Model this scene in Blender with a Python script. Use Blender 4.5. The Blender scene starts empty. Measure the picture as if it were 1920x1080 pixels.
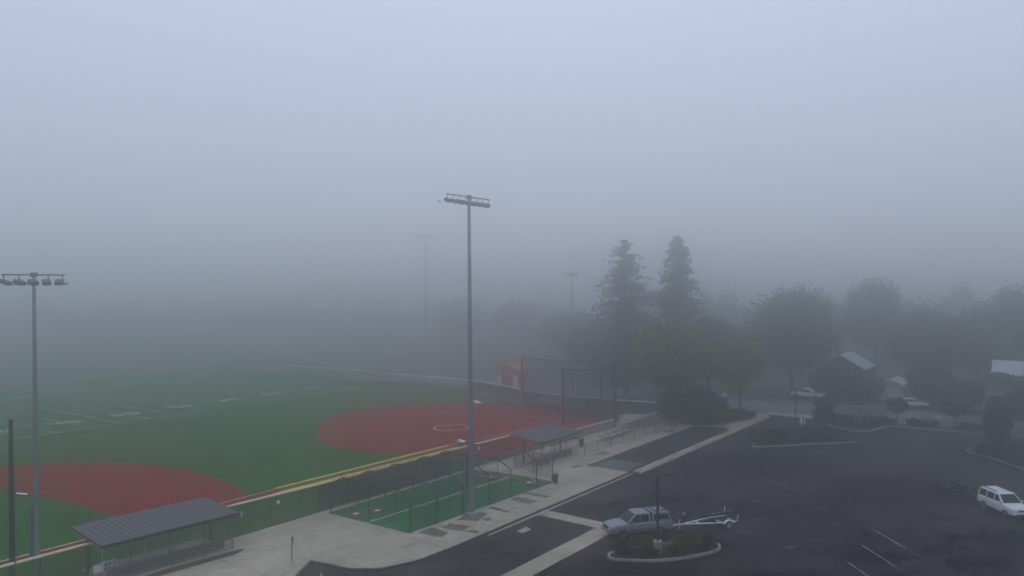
import bpy, bmesh, math, random
from mathutils import Vector, Matrix
R = math.radians
PI = math.pi
sc = bpy.context.scene
col = sc.collection
rnd = random.Random(7)
# Site frame: +X runs along the kerb away from the camera mast, +Y runs across to the turf field,
# Z up, metres.  The camera mast stands at the origin.

# ------------------------------------------------------------------ materials
MATS = {}
def nodes_of(name):
    m = bpy.data.materials.new(name); m.use_nodes = True
    nt = m.node_tree; b = nt.nodes['Principled BSDF']
    return m, nt, b

def mat(name, c, rough=0.8, metal=0.0, var=0.15, scale=2.0, spec=None, bump=0.0, c2=None, scale2=None):
    """Procedural colour: base colour with two octaves of world-size noise."""
    if name in MATS: return MATS[name]
    m, nt, b = nodes_of(name)
    N = nt.nodes; L = nt.links
    tc = N.new('ShaderNodeTexCoord')
    n1 = N.new('ShaderNodeTexNoise'); n1.inputs['Scale'].default_value = scale; n1.inputs['Detail'].default_value = 6
    L.new(tc.outputs['Object'], n1.inputs['Vector'])
    rp = N.new('ShaderNodeValToRGB')
    d = tuple(max(0, x*(1-var)) for x in c); l = tuple(min(1, x*(1+var)) for x in c)
    if c2: d, l = c, c2
    rp.color_ramp.elements[0].color = (*d, 1); rp.color_ramp.elements[1].color = (*l, 1)
    rp.color_ramp.elements[0].position = .32; rp.color_ramp.elements[1].position = .68
    L.new(n1.outputs['Fac'], rp.inputs['Fac'])
    out = rp.outputs['Color']
    if scale2:
        n2 = N.new('ShaderNodeTexNoise'); n2.inputs['Scale'].default_value = scale2; n2.inputs['Detail'].default_value = 4
        L.new(tc.outputs['Object'], n2.inputs['Vector'])
        mr = N.new('ShaderNodeMapRange'); mr.inputs[1].default_value = .3; mr.inputs[2].default_value = .7
        mr.inputs[3].default_value = .75; mr.inputs[4].default_value = 1.2
        L.new(n2.outputs['Fac'], mr.inputs[0])
        mx = N.new('ShaderNodeVectorMath'); mx.operation = 'SCALE'
        L.new(out, mx.inputs[0]); L.new(mr.outputs[0], mx.inputs['Scale'])
        out = mx.outputs[0]
    L.new(out, b.inputs['Base Color'])
    b.inputs['Roughness'].default_value = rough; b.inputs['Metallic'].default_value = metal
    if spec is not None: b.inputs['Specular IOR Level'].default_value = spec
    if bump:
        bp = N.new('ShaderNodeBump'); bp.inputs['Strength'].default_value = bump; bp.inputs['Distance'].default_value = .02
        n3 = N.new('ShaderNodeTexNoise'); n3.inputs['Scale'].default_value = scale*12
        L.new(tc.outputs['Object'], n3.inputs['Vector']); L.new(n3.outputs['Fac'], bp.inputs['Height'])
        L.new(bp.outputs['Normal'], b.inputs['Normal'])
    MATS[name] = m
    return m

def asphalt_mat(name, base):
    """Old parking-lot asphalt: mottled aggregate, worn lighter lanes, sealed cracks, damp blotches."""
    m, nt, b = nodes_of(name); N = nt.nodes; L = nt.links
    tc = N.new('ShaderNodeTexCoord')
    def noise(s, det=5, rough=.6):
        n = N.new('ShaderNodeTexNoise'); n.inputs['Scale'].default_value = s; n.inputs['Detail'].default_value = det
        n.inputs['Roughness'].default_value = rough; L.new(tc.outputs['Object'], n.inputs['Vector']); return n
    def rng(src, a, c, lo, hi):
        r = N.new('ShaderNodeMapRange'); r.inputs[1].default_value = a; r.inputs[2].default_value = c
        r.inputs[3].default_value = lo; r.inputs[4].default_value = hi; L.new(src, r.inputs[0]); return r.outputs[0]
    def mul(a, c):
        r = N.new('ShaderNodeMath'); r.operation = 'MULTIPLY'; L.new(a, r.inputs[0]); L.new(c, r.inputs[1]); return r.outputs[0]
    big = rng(noise(.09, 6).outputs['Fac'], .35, .65, .45, 1.55)
    mid = rng(noise(.55, 6, .7).outputs['Fac'], .3, .7, .55, 1.4)
    fine = rng(noise(6.0, 3).outputs['Fac'], .3, .7, .8, 1.2)
    f = mul(mul(big, mid), fine)
    # sealed crack network, broken up by noise
    wob = N.new('ShaderNodeVectorMath'); wob.operation = 'ADD'
    wn = noise(.35, 3); ws = N.new('ShaderNodeVectorMath'); ws.operation = 'SCALE'; ws.inputs['Scale'].default_value = 5.0
    L.new(wn.outputs['Color'], ws.inputs[0]); L.new(tc.outputs['Object'], wob.inputs[0]); L.new(ws.outputs[0], wob.inputs[1])
    vo = N.new('ShaderNodeTexVoronoi'); vo.feature = 'DISTANCE_TO_EDGE'; vo.inputs['Scale'].default_value = .11
    L.new(wob.outputs[0], vo.inputs['Vector'])
    crack = rng(vo.outputs['Distance'], .010, .030, .15, 1.0)
    mask = rng(noise(.05, 2).outputs['Fac'], .45, .6, 0.0, 1.0)
    mixc = N.new('ShaderNodeMix'); mixc.data_type = 'FLOAT'
    L.new(mask, mixc.inputs[0]); mixc.inputs[2].default_value = 1.0; L.new(crack, mixc.inputs[3])
    f = mul(f, mixc.outputs[0])
    cs = N.new('ShaderNodeVectorMath'); cs.operation = 'SCALE'; cs.inputs[0].default_value = base
    L.new(f, cs.inputs['Scale']); L.new(cs.outputs[0], b.inputs['Base Color'])
    rr = rng(noise(.12, 4).outputs['Fac'], .35, .65, .75, .95); L.new(rr, b.inputs['Roughness'])
    b.inputs['Specular IOR Level'].default_value = .06
    return m

def concrete_mat(name, base, joint=1.9):
    """Light broom-finished concrete with control joints and dirt."""
    m, nt, b = nodes_of(name); N = nt.nodes; L = nt.links
    tc = N.new('ShaderNodeTexCoord')
    def noise(s, det=5):
        n = N.new('ShaderNodeTexNoise'); n.inputs['Scale'].default_value = s; n.inputs['Detail'].default_value = det
        L.new(tc.outputs['Object'], n.inputs['Vector']); return n.outputs['Fac']
    def rng(src, a, c, lo, hi):
        r = N.new('ShaderNodeMapRange'); r.inputs[1].default_value = a; r.inputs[2].default_value = c
        r.inputs[3].default_value = lo; r.inputs[4].default_value = hi; L.new(src, r.inputs[0]); return r.outputs[0]
    def mul(a, c):
        r = N.new('ShaderNodeMath'); r.operation = 'MULTIPLY'; L.new(a, r.inputs[0]); L.new(c, r.inputs[1]); return r.outputs[0]
    f = mul(rng(noise(.2), .3, .7, .72, 1.12), rng(noise(1.6, 7), .3, .7, .8, 1.12))
    f = mul(f, rng(noise(14, 2), .3, .7, .9, 1.08))
    sx = N.new('ShaderNodeSeparateXYZ'); L.new(tc.outputs['Object'], sx.inputs[0])
    for ax in ('X', 'Y'):
        a = N.new('ShaderNodeMath'); a.operation = 'PINGPONG'; a.inputs[1].default_value = joint
        L.new(sx.outputs[ax], a.inputs[0])
        f = mul(f, rng(a.outputs[0], 0, .06, .5, 1.0))
    cs = N.new('ShaderNodeVectorMath'); cs.operation = 'SCALE'; cs.inputs[0].default_value = base
    L.new(f, cs.inputs['Scale']); L.new(cs.outputs[0], b.inputs['Base Color'])
    b.inputs['Roughness'].default_value = .9; b.inputs['Specular IOR Level'].default_value = .25
    return m

def mesh_mat(name, c, pitch, wire, haze=0.0, rough=.6):
    """Woven diamond mesh on any upright or sloping sheet: wires opaque, holes open."""
    m, nt, b = nodes_of(name); N = nt.nodes; L = nt.links
    tc = N.new('ShaderNodeTexCoord'); sx = N.new('ShaderNodeSeparateXYZ'); L.new(tc.outputs['Object'], sx.inputs[0])
    def op(o, a, c_):
        r = N.new('ShaderNodeMath'); r.operation = o
        for i, v in enumerate((a, c_)):
            if isinstance(v, (int, float)): r.inputs[i].default_value = v
            else: L.new(v, r.inputs[i])
        return r.outputs[0]
    s = op('ADD', sx.outputs['X'], sx.outputs['Y'])
    p = op('PINGPONG', op('ADD', s, sx.outputs['Z']), pitch/2)
    q = op('PINGPONG', op('SUBTRACT', s, sx.outputs['Z']), pitch/2)
    on = op('MAXIMUM', op('LESS_THAN', p, wire/2), op('LESS_THAN', q, wire/2))
    n = N.new('ShaderNodeTexNoise'); n.inputs['Scale'].default_value = .8; L.new(tc.outputs['Object'], n.inputs['Vector'])
    hz = op('MULTIPLY', n.outputs['Fac'], haze*2)
    on = op('MAXIMUM', on, hz)
    tr = N.new('ShaderNodeBsdfTransparent'); mx = N.new('ShaderNodeMixShader')
    L.new(on, mx.inputs[0]); L.new(tr.outputs[0], mx.inputs[1]); L.new(b.outputs[0], mx.inputs[2])
    L.new(mx.outputs[0], nt.nodes['Material Output'].inputs['Surface'])
    b.inputs['Base Color'].default_value = (*c, 1); b.inputs['Roughness'].default_value = rough
    return m

def leaf_mat(name, c, c2):
    m, nt, b = nodes_of(name); N = nt.nodes; L = nt.links
    tc = N.new('ShaderNodeTexCoord')
    n1 = N.new('ShaderNodeTexNoise'); n1.inputs['Scale'].default_value = .45; n1.inputs['Detail'].default_value = 5
    L.new(tc.outputs['Object'], n1.inputs['Vector'])
    rp = N.new('ShaderNodeValToRGB'); rp.color_ramp.elements[0].position = .38; rp.color_ramp.elements[1].position = .64
    rp.color_ramp.elements[0].color = (*c, 1); rp.color_ramp.elements[1].color = (*c2, 1)
    L.new(n1.outputs['Fac'], rp.inputs['Fac']); L.new(rp.outputs['Color'], b.inputs['Base Color'])
    b.inputs['Roughness'].default_value = .7; b.inputs['Specular IOR Level'].default_value = .25
    return m

def roof_mat(name, c, pitch=.4):
    m, nt, b = nodes_of(name); N = nt.nodes; L = nt.links
    tc = N.new('ShaderNodeTexCoord'); sx = N.new('ShaderNodeSeparateXYZ'); L.new(tc.outputs['Object'], sx.inputs[0])
    n = N.new('ShaderNodeTexNoise'); n.inputs['Scale'].default_value = 1.2; n.inputs['Detail'].default_value = 5
    L.new(tc.outputs['Object'], n.inputs['Vector'])
    rp = N.new('ShaderNodeValToRGB'); rp.color_ramp.elements[0].position = .3; rp.color_ramp.elements[1].position = .7
    rp.color_ramp.elements[0].color = (*[x*.8 for x in c], 1); rp.color_ramp.elements[1].color = (*[x*1.2 for x in c], 1)
    L.new(n.outputs['Fac'], rp.inputs['Fac']); L.new(rp.outputs['Color'], b.inputs['Base Color'])
    b.inputs['Roughness'].default_value = .45; b.inputs['Metallic'].default_value = .3
    return m

M = dict(
    lot=asphalt_mat('asphalt_lot', (.031, .026, .028)),
    bay=asphalt_mat('asphalt_bay', (.030, .027, .029)),
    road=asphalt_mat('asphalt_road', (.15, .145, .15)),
    patch=mat('asphalt_patch', (.003, .003, .004), .8, var=.4, scale=1.5, spec=.1),
    conc=concrete_mat('plaza_concrete', (.42, .355, .27)),
    kerbc=mat('kerb_concrete', (.30, .265, .21), .9, var=.18, scale=.9),
    greyc=mat('grey_concrete', (.13, .125, .12), .9, var=.2, scale=.8),
    kerbd=mat('kerb_dark_red', (.030, .016, .018), .8, var=.4, scale=1.3),
    damp=mat('damp_soil', (.12, .10, .078), .95, var=.4, scale=1.2, scale2=7),
    soil=mat('planting_soil', (.022, .017, .012), .95, var=.4, scale=2.5, scale2=11),
    grass=mat('rough_grass', (.022, .042, .016), .95, var=.4, scale=.25, c2=(.04, .058, .028), scale2=3, bump=.4),
    turf=mat('synthetic_turf', (.006, .072, .008), .95, scale=.10, c2=(.016, .102, .014), scale2=5, spec=.02),
    cage=mat('cage_turf', (.002, .095, .030), .9, scale=.5, c2=(.006, .135, .043), scale2=6, spec=.02),
    clay=mat('red_clay', (.17, .005, .006), .95, scale=.3, c2=(.235, .010, .011), scale2=4, spec=.02),
    line=mat('line_white', (.72, .72, .69), .85, var=.3, scale=3),
    number=mat('number_paint', (.58, .58, .56), .85, var=.4, scale=2),
    faint=mat('line_worn', (.48, .49, .48), .9, var=.45, scale=2.2),
    cream=mat('line_cream', (.70, .56, .44), .85, var=.25, scale=2),
    yellow=mat('line_yellow', (.85, .50, .01), .8, var=.2, scale=2),
    strip=mat('strip_brown', (.055, .045, .025), .95, var=.3, scale=2),
    stall=mat('stall_paint', (.26, .26, .26), .9, var=.6, scale=1.6),
    stallf=mat('stall_paint_worn', (.075, .073, .075), .9, var=.6, scale=1.6),
    topper=mat('cream_topper', (.72, .67, .42), .5, var=.12, scale=.6),
    blackm=mat('black_metal', (.010, .010, .012), .5, var=.3, scale=4, spec=.3),
    darkp=mat('dark_post', (.022, .024, .03), .55, var=.2, scale=3),
    galv=mat('galvanised_steel', (.20, .215, .235), .5, .55, var=.15, scale=1.6),
    galvd=mat('galvanised_pipe', (.14, .15, .16), .55, .4, var=.2, scale=2),
    alu=mat('bleacher_aluminium', (.42, .44, .46), .4, .6, var=.12, scale=2),
    fixture=mat('lamp_housing', (.045, .05, .06), .5, .2, var=.2, scale=3),
    lens=mat('lamp_glass', (.16, .18, .2), .15, var=.1, scale=3),
    white=mat('white_paint', (.72, .73, .74), .5, var=.06, scale=2),
    silver=mat('silver_paint', (.24, .245, .28), .32, .15, var=.05, scale=1),
    suvw=mat('white_car_paint', (.74, .75, .77), .3, var=.04, scale=1),
    glass=mat('car_glass', (.005, .006, .007), .25, var=.05, scale=1, spec=.18),
    rubber=mat('tyre_rubber', (.010, .010, .010), .8, var=.2, scale=8),
    rim=mat('alloy_rim', (.36, .36, .37), .4, .5, var=.15, scale=5),
    plastic=mat('black_plastic', (.013, .013, .014), .6, var=.2, scale=6),
    chrome=mat('chrome', (.45, .46, .48), .2, .9, var=.05, scale=3),
    lamp_amber=mat('lamp_amber', (.5, .12, .02), .3, var=.1, scale=3),
    lamp_clear=mat('lamp_clear', (.55, .56, .58), .15, var=.1, scale=3),
    lamp_red=mat('tail_lamp_red', (.25, .01, .01), .25, var=.1, scale=3),
    roofm=roof_mat('dugout_roof', (.040, .042, .056)),
    palem=roof_mat('pale_metal_roof', (.42, .47, .55)),
    shingle=mat('dark_shingle', (.045, .045, .05), .9, var=.3, scale=1.5, scale2=8),
    wallg=mat('house_wall_grey', (.10, .10, .11), .85, var=.15, scale=1),
    wallw=mat('house_wall_pale', (.42, .42, .40), .85, var=.1, scale=1),
    wallb=mat('house_wall_brown', (.09, .07, .055), .85, var=.2, scale=1),
    redw=mat('red_siding', (.40, .035, .035), .8, var=.15, scale=1),
    door=mat('door_white', (.62, .63, .63), .6, var=.08, scale=2),
    pad=mat('backstop_pad', (.018, .02, .024), .7, var=.2, scale=1.5),
    mat_red=mat('rubber_mat_red', (.14, .028, .02), .9, var=.3, scale=3),
    mat_brown=mat('rubber_mat_brown', (.085, .04, .018), .9, var=.4, scale=3),
    blue=mat('sign_blue', (.03, .09, .30), .5, var=.08, scale=3),
    bark=mat('bark', (.045, .035, .028), .95, var=.35, scale=4),
    guard=mat('pink_trunk_guard', (.38, .20, .20), .7, var=.1, scale=5),
    board=mat('white_board', (.68, .68, .66), .6, var=.06, scale=3),
    dot=mat('dark_red_print', (.10, .015, .02), .6, var=.1, scale=3),
    wood=mat('bench_plank', (.24, .23, .21), .8, var=.2, scale=3),
    link=mesh_mat('chain_link_grey', (.08, .085, .09), .055, .008),
    linkb=mesh_mat('chain_link_black', (.010, .011, .013), .055, .011),
    screen=mesh_mat('windscreen_black', (.014, .013, .022), .03, .004, haze=.95),
    screeng=mesh_mat('windscreen_green', (.012, .028, .018), .03, .004, haze=.85),
    net=mesh_mat('batting_net_grey', (.10, .11, .13), .045, .0016),
    nets=mesh_mat('batting_net_black', (.014, .015, .018), .045, .0026),
    netk=mesh_mat('backstop_net_black', (.012, .013, .017), .045, .0050, haze=.08),
    l_conifer=leaf_mat('conifer_needles', (.055, .075, .055), (.085, .110, .075)),
    l_green=leaf_mat('young_green_leaves', (.085, .135, .020), (.15, .20, .035)),
    l_mid=leaf_mat('mid_green_leaves', (.035, .065, .030), (.060, .095, .042)),
    l_dark=leaf_mat('dark_green_leaves', (.022, .042, .022), (.040, .065, .032)),
    l_yellow=leaf_mat('yellow_green_leaves', (.07, .075, .012), (.12, .11, .02)),
    l_red=leaf_mat('red_leaves', (.14, .015, .02), (.20, .03, .03)),
)

# ------------------------------------------------------------------ mesh helpers
class MB:
    def __init__(s): s.bm = bmesh.new()
    def box(s, c, d, rz=0, bev=0, rot=None):
        r = bmesh.ops.create_cube(s.bm, size=1)
        mtx = Matrix.Translation(c) @ (rot if rot else Matrix.Rotation(rz, 4, 'Z')) @ Matrix.Diagonal((*d, 1))
        bmesh.ops.transform(s.bm, matrix=mtx, verts=r['verts'])
        if bev:
            ed = list({e for v in r['verts'] for e in v.link_edges})
            bmesh.ops.bevel(s.bm, geom=ed, offset=bev, segments=2, affect='EDGES', profile=.6)
        return s
    def tube(s, a, b, r0, r1=None, n=10, cap=True):
        a, b = Vector(a), Vector(b); r1 = r0 if r1 is None else r1
        d = b-a; L = d.length
        if L < 1e-6: return s
        q = d.to_track_quat('Z', 'Y').to_matrix().to_4x4()
        r = bmesh.ops.create_cone(s.bm, cap_ends=cap, segments=n, radius1=r0, radius2=max(r1, 1e-4), depth=L)
        bmesh.ops.transform(s.bm, matrix=Matrix.Translation((a+b)/2) @ q, verts=r['verts'])
        return s
    def path(s, pts, r, n=8):
        for a, b in zip(pts, pts[1:]): s.tube(a, b, r, r, n)
        return s
    def bar(s, a, b, w, h):
        a, b = Vector(a), Vector(b); d = b-a
        q = d.to_track_quat('X', 'Z').to_matrix().to_4x4()
        return s.box((a+b)/2, (d.length, w, h), rot=q)
    def poly(s, pts):
        f = s.bm.faces.new([s.bm.verts.new(Vector(p)) for p in pts]); return f
    def prism(s, pts, z0, z1):
        """pts in plan, any outline."""
        lo = [s.bm.verts.new((p[0], p[1], z0)) for p in pts]; hi = [s.bm.verts.new((p[0], p[1], z1)) for p in pts]
        s.bm.faces.new(lo[::-1]); s.bm.faces.new(hi)
        for i in range(len(pts)):
            j = (i+1) % len(pts); s.bm.faces.new((lo[i], lo[j], hi[j], hi[i]))
        return s
    def sheet(s, pts, z):
        s.poly([(p[0], p[1], z) for p in pts]); return s
    def hexa(s, lo, hi):
        a = [s.bm.verts.new(Vector(p)) for p in lo]; b = [s.bm.verts.new(Vector(p)) for p in hi]
        s.bm.faces.new(a[::-1]); s.bm.faces.new(b)
        n = len(a)
        for i in range(n): s.bm.faces.new((a[i], a[(i+1) % n], b[(i+1) % n], b[i]))
        return s
    def lathe(s, prof, c, axis='Y', n=20):
        """prof: (radius, offset along axis)."""
        rows = []
        for r, o in prof:
            row = []
            for k in range(n):
                t = 2*PI*k/n; x, z = r*math.cos(t), r*math.sin(t)
                p = (x, o, z) if axis == 'Y' else (x, z, o)
                row.append(s.bm.verts.new(Vector(p)+Vector(c)))
            rows.append(row)
        for a, b in zip(rows, rows[1:]):
            for k in range(n): s.bm.faces.new((a[k], a[(k+1) % n], b[(k+1) % n], b[k]))
        s.bm.faces.new(rows[0][::-1]); s.bm.faces.new(rows[-1])
        return s
    def build(s, name, m, parent=None, smooth=False, tri=True):
        if not s.bm.faces: return None
        bmesh.ops.recalc_face_normals(s.bm, faces=s.bm.faces)
        big = [f for f in s.bm.faces if len(f.verts) > 4]
        if tri and big: bmesh.ops.triangulate(s.bm, faces=big)
        me = bpy.data.meshes.new(name); s.bm.to_mesh(me); s.bm.free()
        if smooth:
            for p in me.polygons: p.use_smooth = True
        me.materials.append(m)
        o = bpy.data.objects.new(name, me); col.objects.link(o)
        if parent is not None: o.parent = parent
        return o

def tag(o, label, cat, group=None, kind=None):
    if label: o['label'] = label
    if cat: o['category'] = cat
    if group: o['group'] = group
    if kind: o['kind'] = kind
    return o

def thing(name, label, cat, loc=(0, 0, 0), rz=0, group=None):
    o = bpy.data.objects.new(name, None); col.objects.link(o)
    o.empty_display_size = .3
    o.location = loc; o.rotation_euler = (0, 0, rz)
    return tag(o, label, cat, group)

def copy_tree(o, parent=None):
    c = o.copy(); col.objects.link(c)
    if parent is not None: c.parent = parent
    for ch in list(o.children): copy_tree(ch, c)
    return c

def dup(root, loc, rz=0, label=None, scale=None):
    c = copy_tree(root); c.location = loc; c.rotation_euler = (0, 0, rz)
    if label: c['label'] = label
    if scale: c.scale = (scale,)*3 if not isinstance(scale, tuple) else scale
    return c

def struct(name, mb, m, label=None, cat=None):
    o = mb.build(name, m); o['kind'] = 'structure'
    o['label'] = label or name.replace('_', ' '); o['category'] = cat or name.split('_')[-1]
    return o

LOT = -.12     # the parking lot lies a kerb's height below plaza and turf

# ------------------------------------------------------------------ ground, roads, field
struct('ground', MB().sheet([(-300, -500), (700, -500), (700, 700), (-300, 700)], -.2), M['grass'], 'dull grassy ground running off into the fog all around', 'ground')
turf = [(-30, 54.6), (47, 54.6), (76, 53.4), (98, 52.5), (103.5, 58), (106, 73), (109, 84), (116.6, 100), (117.8, 171), (-30, 171)]
struct('turf_field', MB().prism(turf, -.15, 0), M['turf'], 'green synthetic turf field with white yard lines', 'turf field')
# running strip beyond the outfield fence
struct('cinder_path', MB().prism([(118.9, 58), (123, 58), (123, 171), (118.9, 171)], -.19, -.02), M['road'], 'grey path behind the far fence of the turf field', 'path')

inf_far = [(72.2, 55.4), (71.2, 59.5), (69.3, 63.9), (67.4, 68), (66.3, 71.5), (66.5, 75.5), (67.8, 79.4), (70.2, 82.9), (73.5, 86.3), (77.6, 90), (82.1, 92.9),
           (86.5, 94.2), (91.3, 93.6), (96.5, 90.8), (101.2, 86.5), (104.2, 80), (105.2, 73), (102.6, 58.6), (97.6, 53.2), (85, 54.2)]
struct('clay_infield', MB().prism(inf_far, -.1, .004), M['clay'], 'red clay infield with a white pitching circle in front of the backstop', 'infield')
inf_near = [(35.9, 63.7), (35.9, 68.6), (35.4, 79.1), (34.2, 88), (30.5, 98), (34, 99.5), (38.7, 98.3), (42, 95.6), (44.8, 92.2), (47.2, 88), (48.6, 83.4), (49.2, 78.3), (48.8, 73), (47.7, 67.6), (46.1, 63.7)]
struct('clay_infield', MB().prism(inf_near, -.1, .004), M['clay'], 'red clay arc of the near diamond behind the first dugout roof', 'infield')
mb = MB()
mb.sheet([(5, 62.25), (49.3, 62.7), (49.6, 64.0), (5, 63.5)], .008)
struct('clay_strip', mb, M['clay'], 'narrow red strip between two cream lines along the near fence', 'strip')

def stripe(mb, a, b, w, z):
    a = Vector((a[0], a[1])); b = Vector((b[0], b[1])); d = (b-a).normalized(); n = Vector((-d.y, d.x))*w/2
    mb.sheet([a+n, a-n, b-n, b+n], z)
mb = MB()
stripe(mb, (5, 63.6), (36, 63.75), .16, .012); stripe(mb, (36.2, 63.75), (49.4, 64.1), .10, .012)
stripe(mb, (5, 62.2), (49.2, 62.66), .16, .012)
stripe(mb, (75.2, 63.5), (97, 61.0), .12, .016); stripe(mb, (75.4, 61.95), (82, 61.2), .12, .016)
struct('foul_line_marking', mb, M['cream'], 'cream foul lines edging the red strip', 'field line')
mb = MB()
stripe(mb, (49.6, 64.25), (75, 63.75), .40, .016); stripe(mb, (49.1, 62.72), (75, 62.0), .40, .016)
struct('yellow_line_marking', mb, M['yellow'], 'pair of yellow lines painted along the field beside the batting cage', 'field line')
mb = MB(); stripe(mb, (49.4, 63.48), (75, 62.87), 1.05, .006)
struct('brown_strip', mb, M['strip'], 'dull brown strip between the two yellow lines', 'strip')

# football markings
mb = MB()
for s in (114.4, 164.6):
    stripe(mb, (-20, s), (111, s), .13, .004)
for k in range(-12, 13):
    u = 56.45+4.572*k
    if -15 < u < 110: stripe(mb, (u, 114.4), (u, 164.6), .14, .005)
for k in range(-70, 60):
    u = 56.45+.9144*k
    if k % 5 and 5 < u < 110:
        for s in (115.2, 132.5, 146.5, 163.8): stripe(mb, (u, s-.3), (u, s+.3), .08, .005)
struct('yard_line_marking', mb, M['faint'], 'thin white yard lines of the football field', 'field line')

def digits(mb, txt, u, v, h, flip, z=.009):
    """Seven-segment style block numerals painted on the turf."""
    seg = {'0': 'abcdef', '1': 'bc', '2': 'abged', '3': 'abgcd', '4': 'fgbc', '5': 'afgcd'}
    w = h*.62; t = h*.18; gap = h*.75
    for i, ch in enumerate(txt):
        off = (i-.5)*(w+gap)
        for sname in seg[ch]:
            x0, y0, x1, y1 = {'a': (0, h, w, h), 'd': (0, 0, w, 0), 'g': (0, h/2, w, h/2), 'f': (0, h/2, 0, h), 'b': (w, h/2, w, h), 'e': (0, 0, 0, h/2), 'c': (w, 0, w, h/2)}[sname]
            cx, cy = (x0+x1)/2-w/2+off, (y0+y1)/2-h/2
            dx, dy = abs(x1-x0)+t, abs(y1-y0)+t
            s = -1 if flip else 1
            mb.sheet([(u+s*(cx-dx/2), v+s*(cy-dy/2)), (u+s*(cx+dx/2), v+s*(cy-dy/2)), (u+s*(cx+dx/2), v+s*(cy+dy/2)), (u+s*(cx-dx/2), v+s*(cy+dy/2))], z+.0006*'adgfbec'.index(sname))
mb = MB()
for k, t in zip(range(-4, 5), ('10', '20', '30', '40', '50', '40', '30', '20', '10')):
    u = 56.45+9.144*(k+1)
    digits(mb, t, u, 122.0, 1.8, False); digits(mb, t, u, 157.8, 1.8, True)
struct('yard_number_marking', mb, M['number'], 'white yard numbers painted on the turf', 'field numbers')

# pitching circle, plates, chalk on the far diamond
mb = MB(); c = (84.5, 71.3)
for k in range(48):
    a, b = 2*PI*k/48, 2*PI*(k+1)/48
    P = lambda t, r: (c[0]+r*math.cos(t), c[1]+r*math.sin(t))
    mb.sheet([P(a, 2.30), P(b, 2.30), P(b, 2.5), P(a, 2.5)], .012)
stripe(mb, (92.6, 82), (93.3, 74), .1, .012); stripe(mb, (93.3, 74), (94.2, 62), .1, .012)
struct('pitching_circle_marking', mb, M['cream'], 'white chalk circle and line on the far red infield', 'field line')
mb = MB(); mb.box((105.6, 83.4, .03), (3.2, .9, .05), rz=.9)
tag(mb.build('rubber_plate_mat', M['line']), 'pale flat mat lying at the far edge of the red infield', 'mat')

# plaza (concrete) with the cut for the batting cage
plaza = [(-10, 42), (-10, 54.7), (47, 54.3), (76, 53.2), (90, 52.8), (97.3, 52.6), (108, 57), (112, 50.5), (104, 45.4), (107, 42.2), (119, 40.8), (121, 39.2), (117.2, 37.75), (104, 37.75), (104, 38.7),
         (105.2, 39.8), (105.4, 41.5), (104.2, 44.1), (74.9, 44.1), (74.9, 38.8), (46, 38.8), (42.3, 39.0), (39.6, 40.0), (38.4, 41.8), (38.2, 43.6), (37.9, 45.4), (35.0, 43.6), (30, 41.8)]
struct('plaza', MB().prism(plaza, -.25, 0), M['conc'], 'pale concrete plaza and walkway between field and parking lot', 'plaza')
struct('kerb', MB().prism([(46, 38.62), (74.9, 38.62), (74.9, 38.8), (46, 38.8), (42.3, 39.0), (39.6, 40.0), (38.4, 41.8), (38.2, 43.6), (37.9, 45.4), (35.0, 43.6), (30, 41.8),
        (30.1, 41.62), (35.1, 43.4), (37.75, 45.0), (38.02, 43.5), (38.2, 41.7), (39.5, 39.8), (42.25, 38.82)], -.25, .006), M['kerbd'], 'dark red painted kerb along the concrete walkway', 'kerb')
struct('kerb', MB().prism([(74.93, 37.55), (117.2, 37.55), (121, 39.0), (120.9, 39.25), (117, 37.75), (74.93, 37.75)], -.25, .01), M['kerbc'], 'pale concrete kerb strip along the outer side of the parking row', 'kerb')
struct('outer_walk', MB().prism([(75.5, 37.752), (104, 37.752), (104, 38.7), (75.5, 38.7)], -.25, 0), M['conc'], 'narrow concrete strip outside the long parking row', 'pavement')

# asphalt
struct('parking_lot', MB().sheet([(-60, -120), (119.3, -120), (119.3, 40.5), (104.5, 45), (74, 45), (30, 46), (-60, 46)], LOT), M['lot'], 'dark worn asphalt parking lot with angled stalls', 'parking lot')
struct('parking_bay', MB().sheet([(74.95, 38.75), (104.2, 38.75), (105.2, 39.8), (105.4, 41.5), (104.1, 44.05), (74.95, 44.05)], LOT+.004), M['bay'], 'long asphalt parking row between the concrete walk and strip', 'parking lot')
mb = MB()
mb.prism([(41.5, 30.6), (56.6, 30.6), (56.4, 32.35), (41.5, 32.35)], -.25, LOT+.01)
mb.prism([(56.62, 30.6), (58.0, 31.6), (58.45, 38.6), (56.85, 38.6), (56.42, 32.0)], -.25, LOT+.011)
struct('concrete_strip', mb, M['conc'], 'pale concrete strips framing an asphalt bay near the silver pickup', 'pavement')
mb = MB(); mb.sheet([(51.9, 36.45), (53.1, 36.4), (53.5, 37.2), (52.1, 37.15)], LOT+.008)
struct('concrete_patch', mb, M['conc'], 'small pale patch in the asphalt bay', 'pavement')
mb = MB(); stripe(mb, (50, 38.42), (74.9, 38.42), .26, LOT+.006)
struct('gutter', mb, M['kerbc'], 'pale concrete gutter below the dark kerb', 'gutter')

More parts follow.
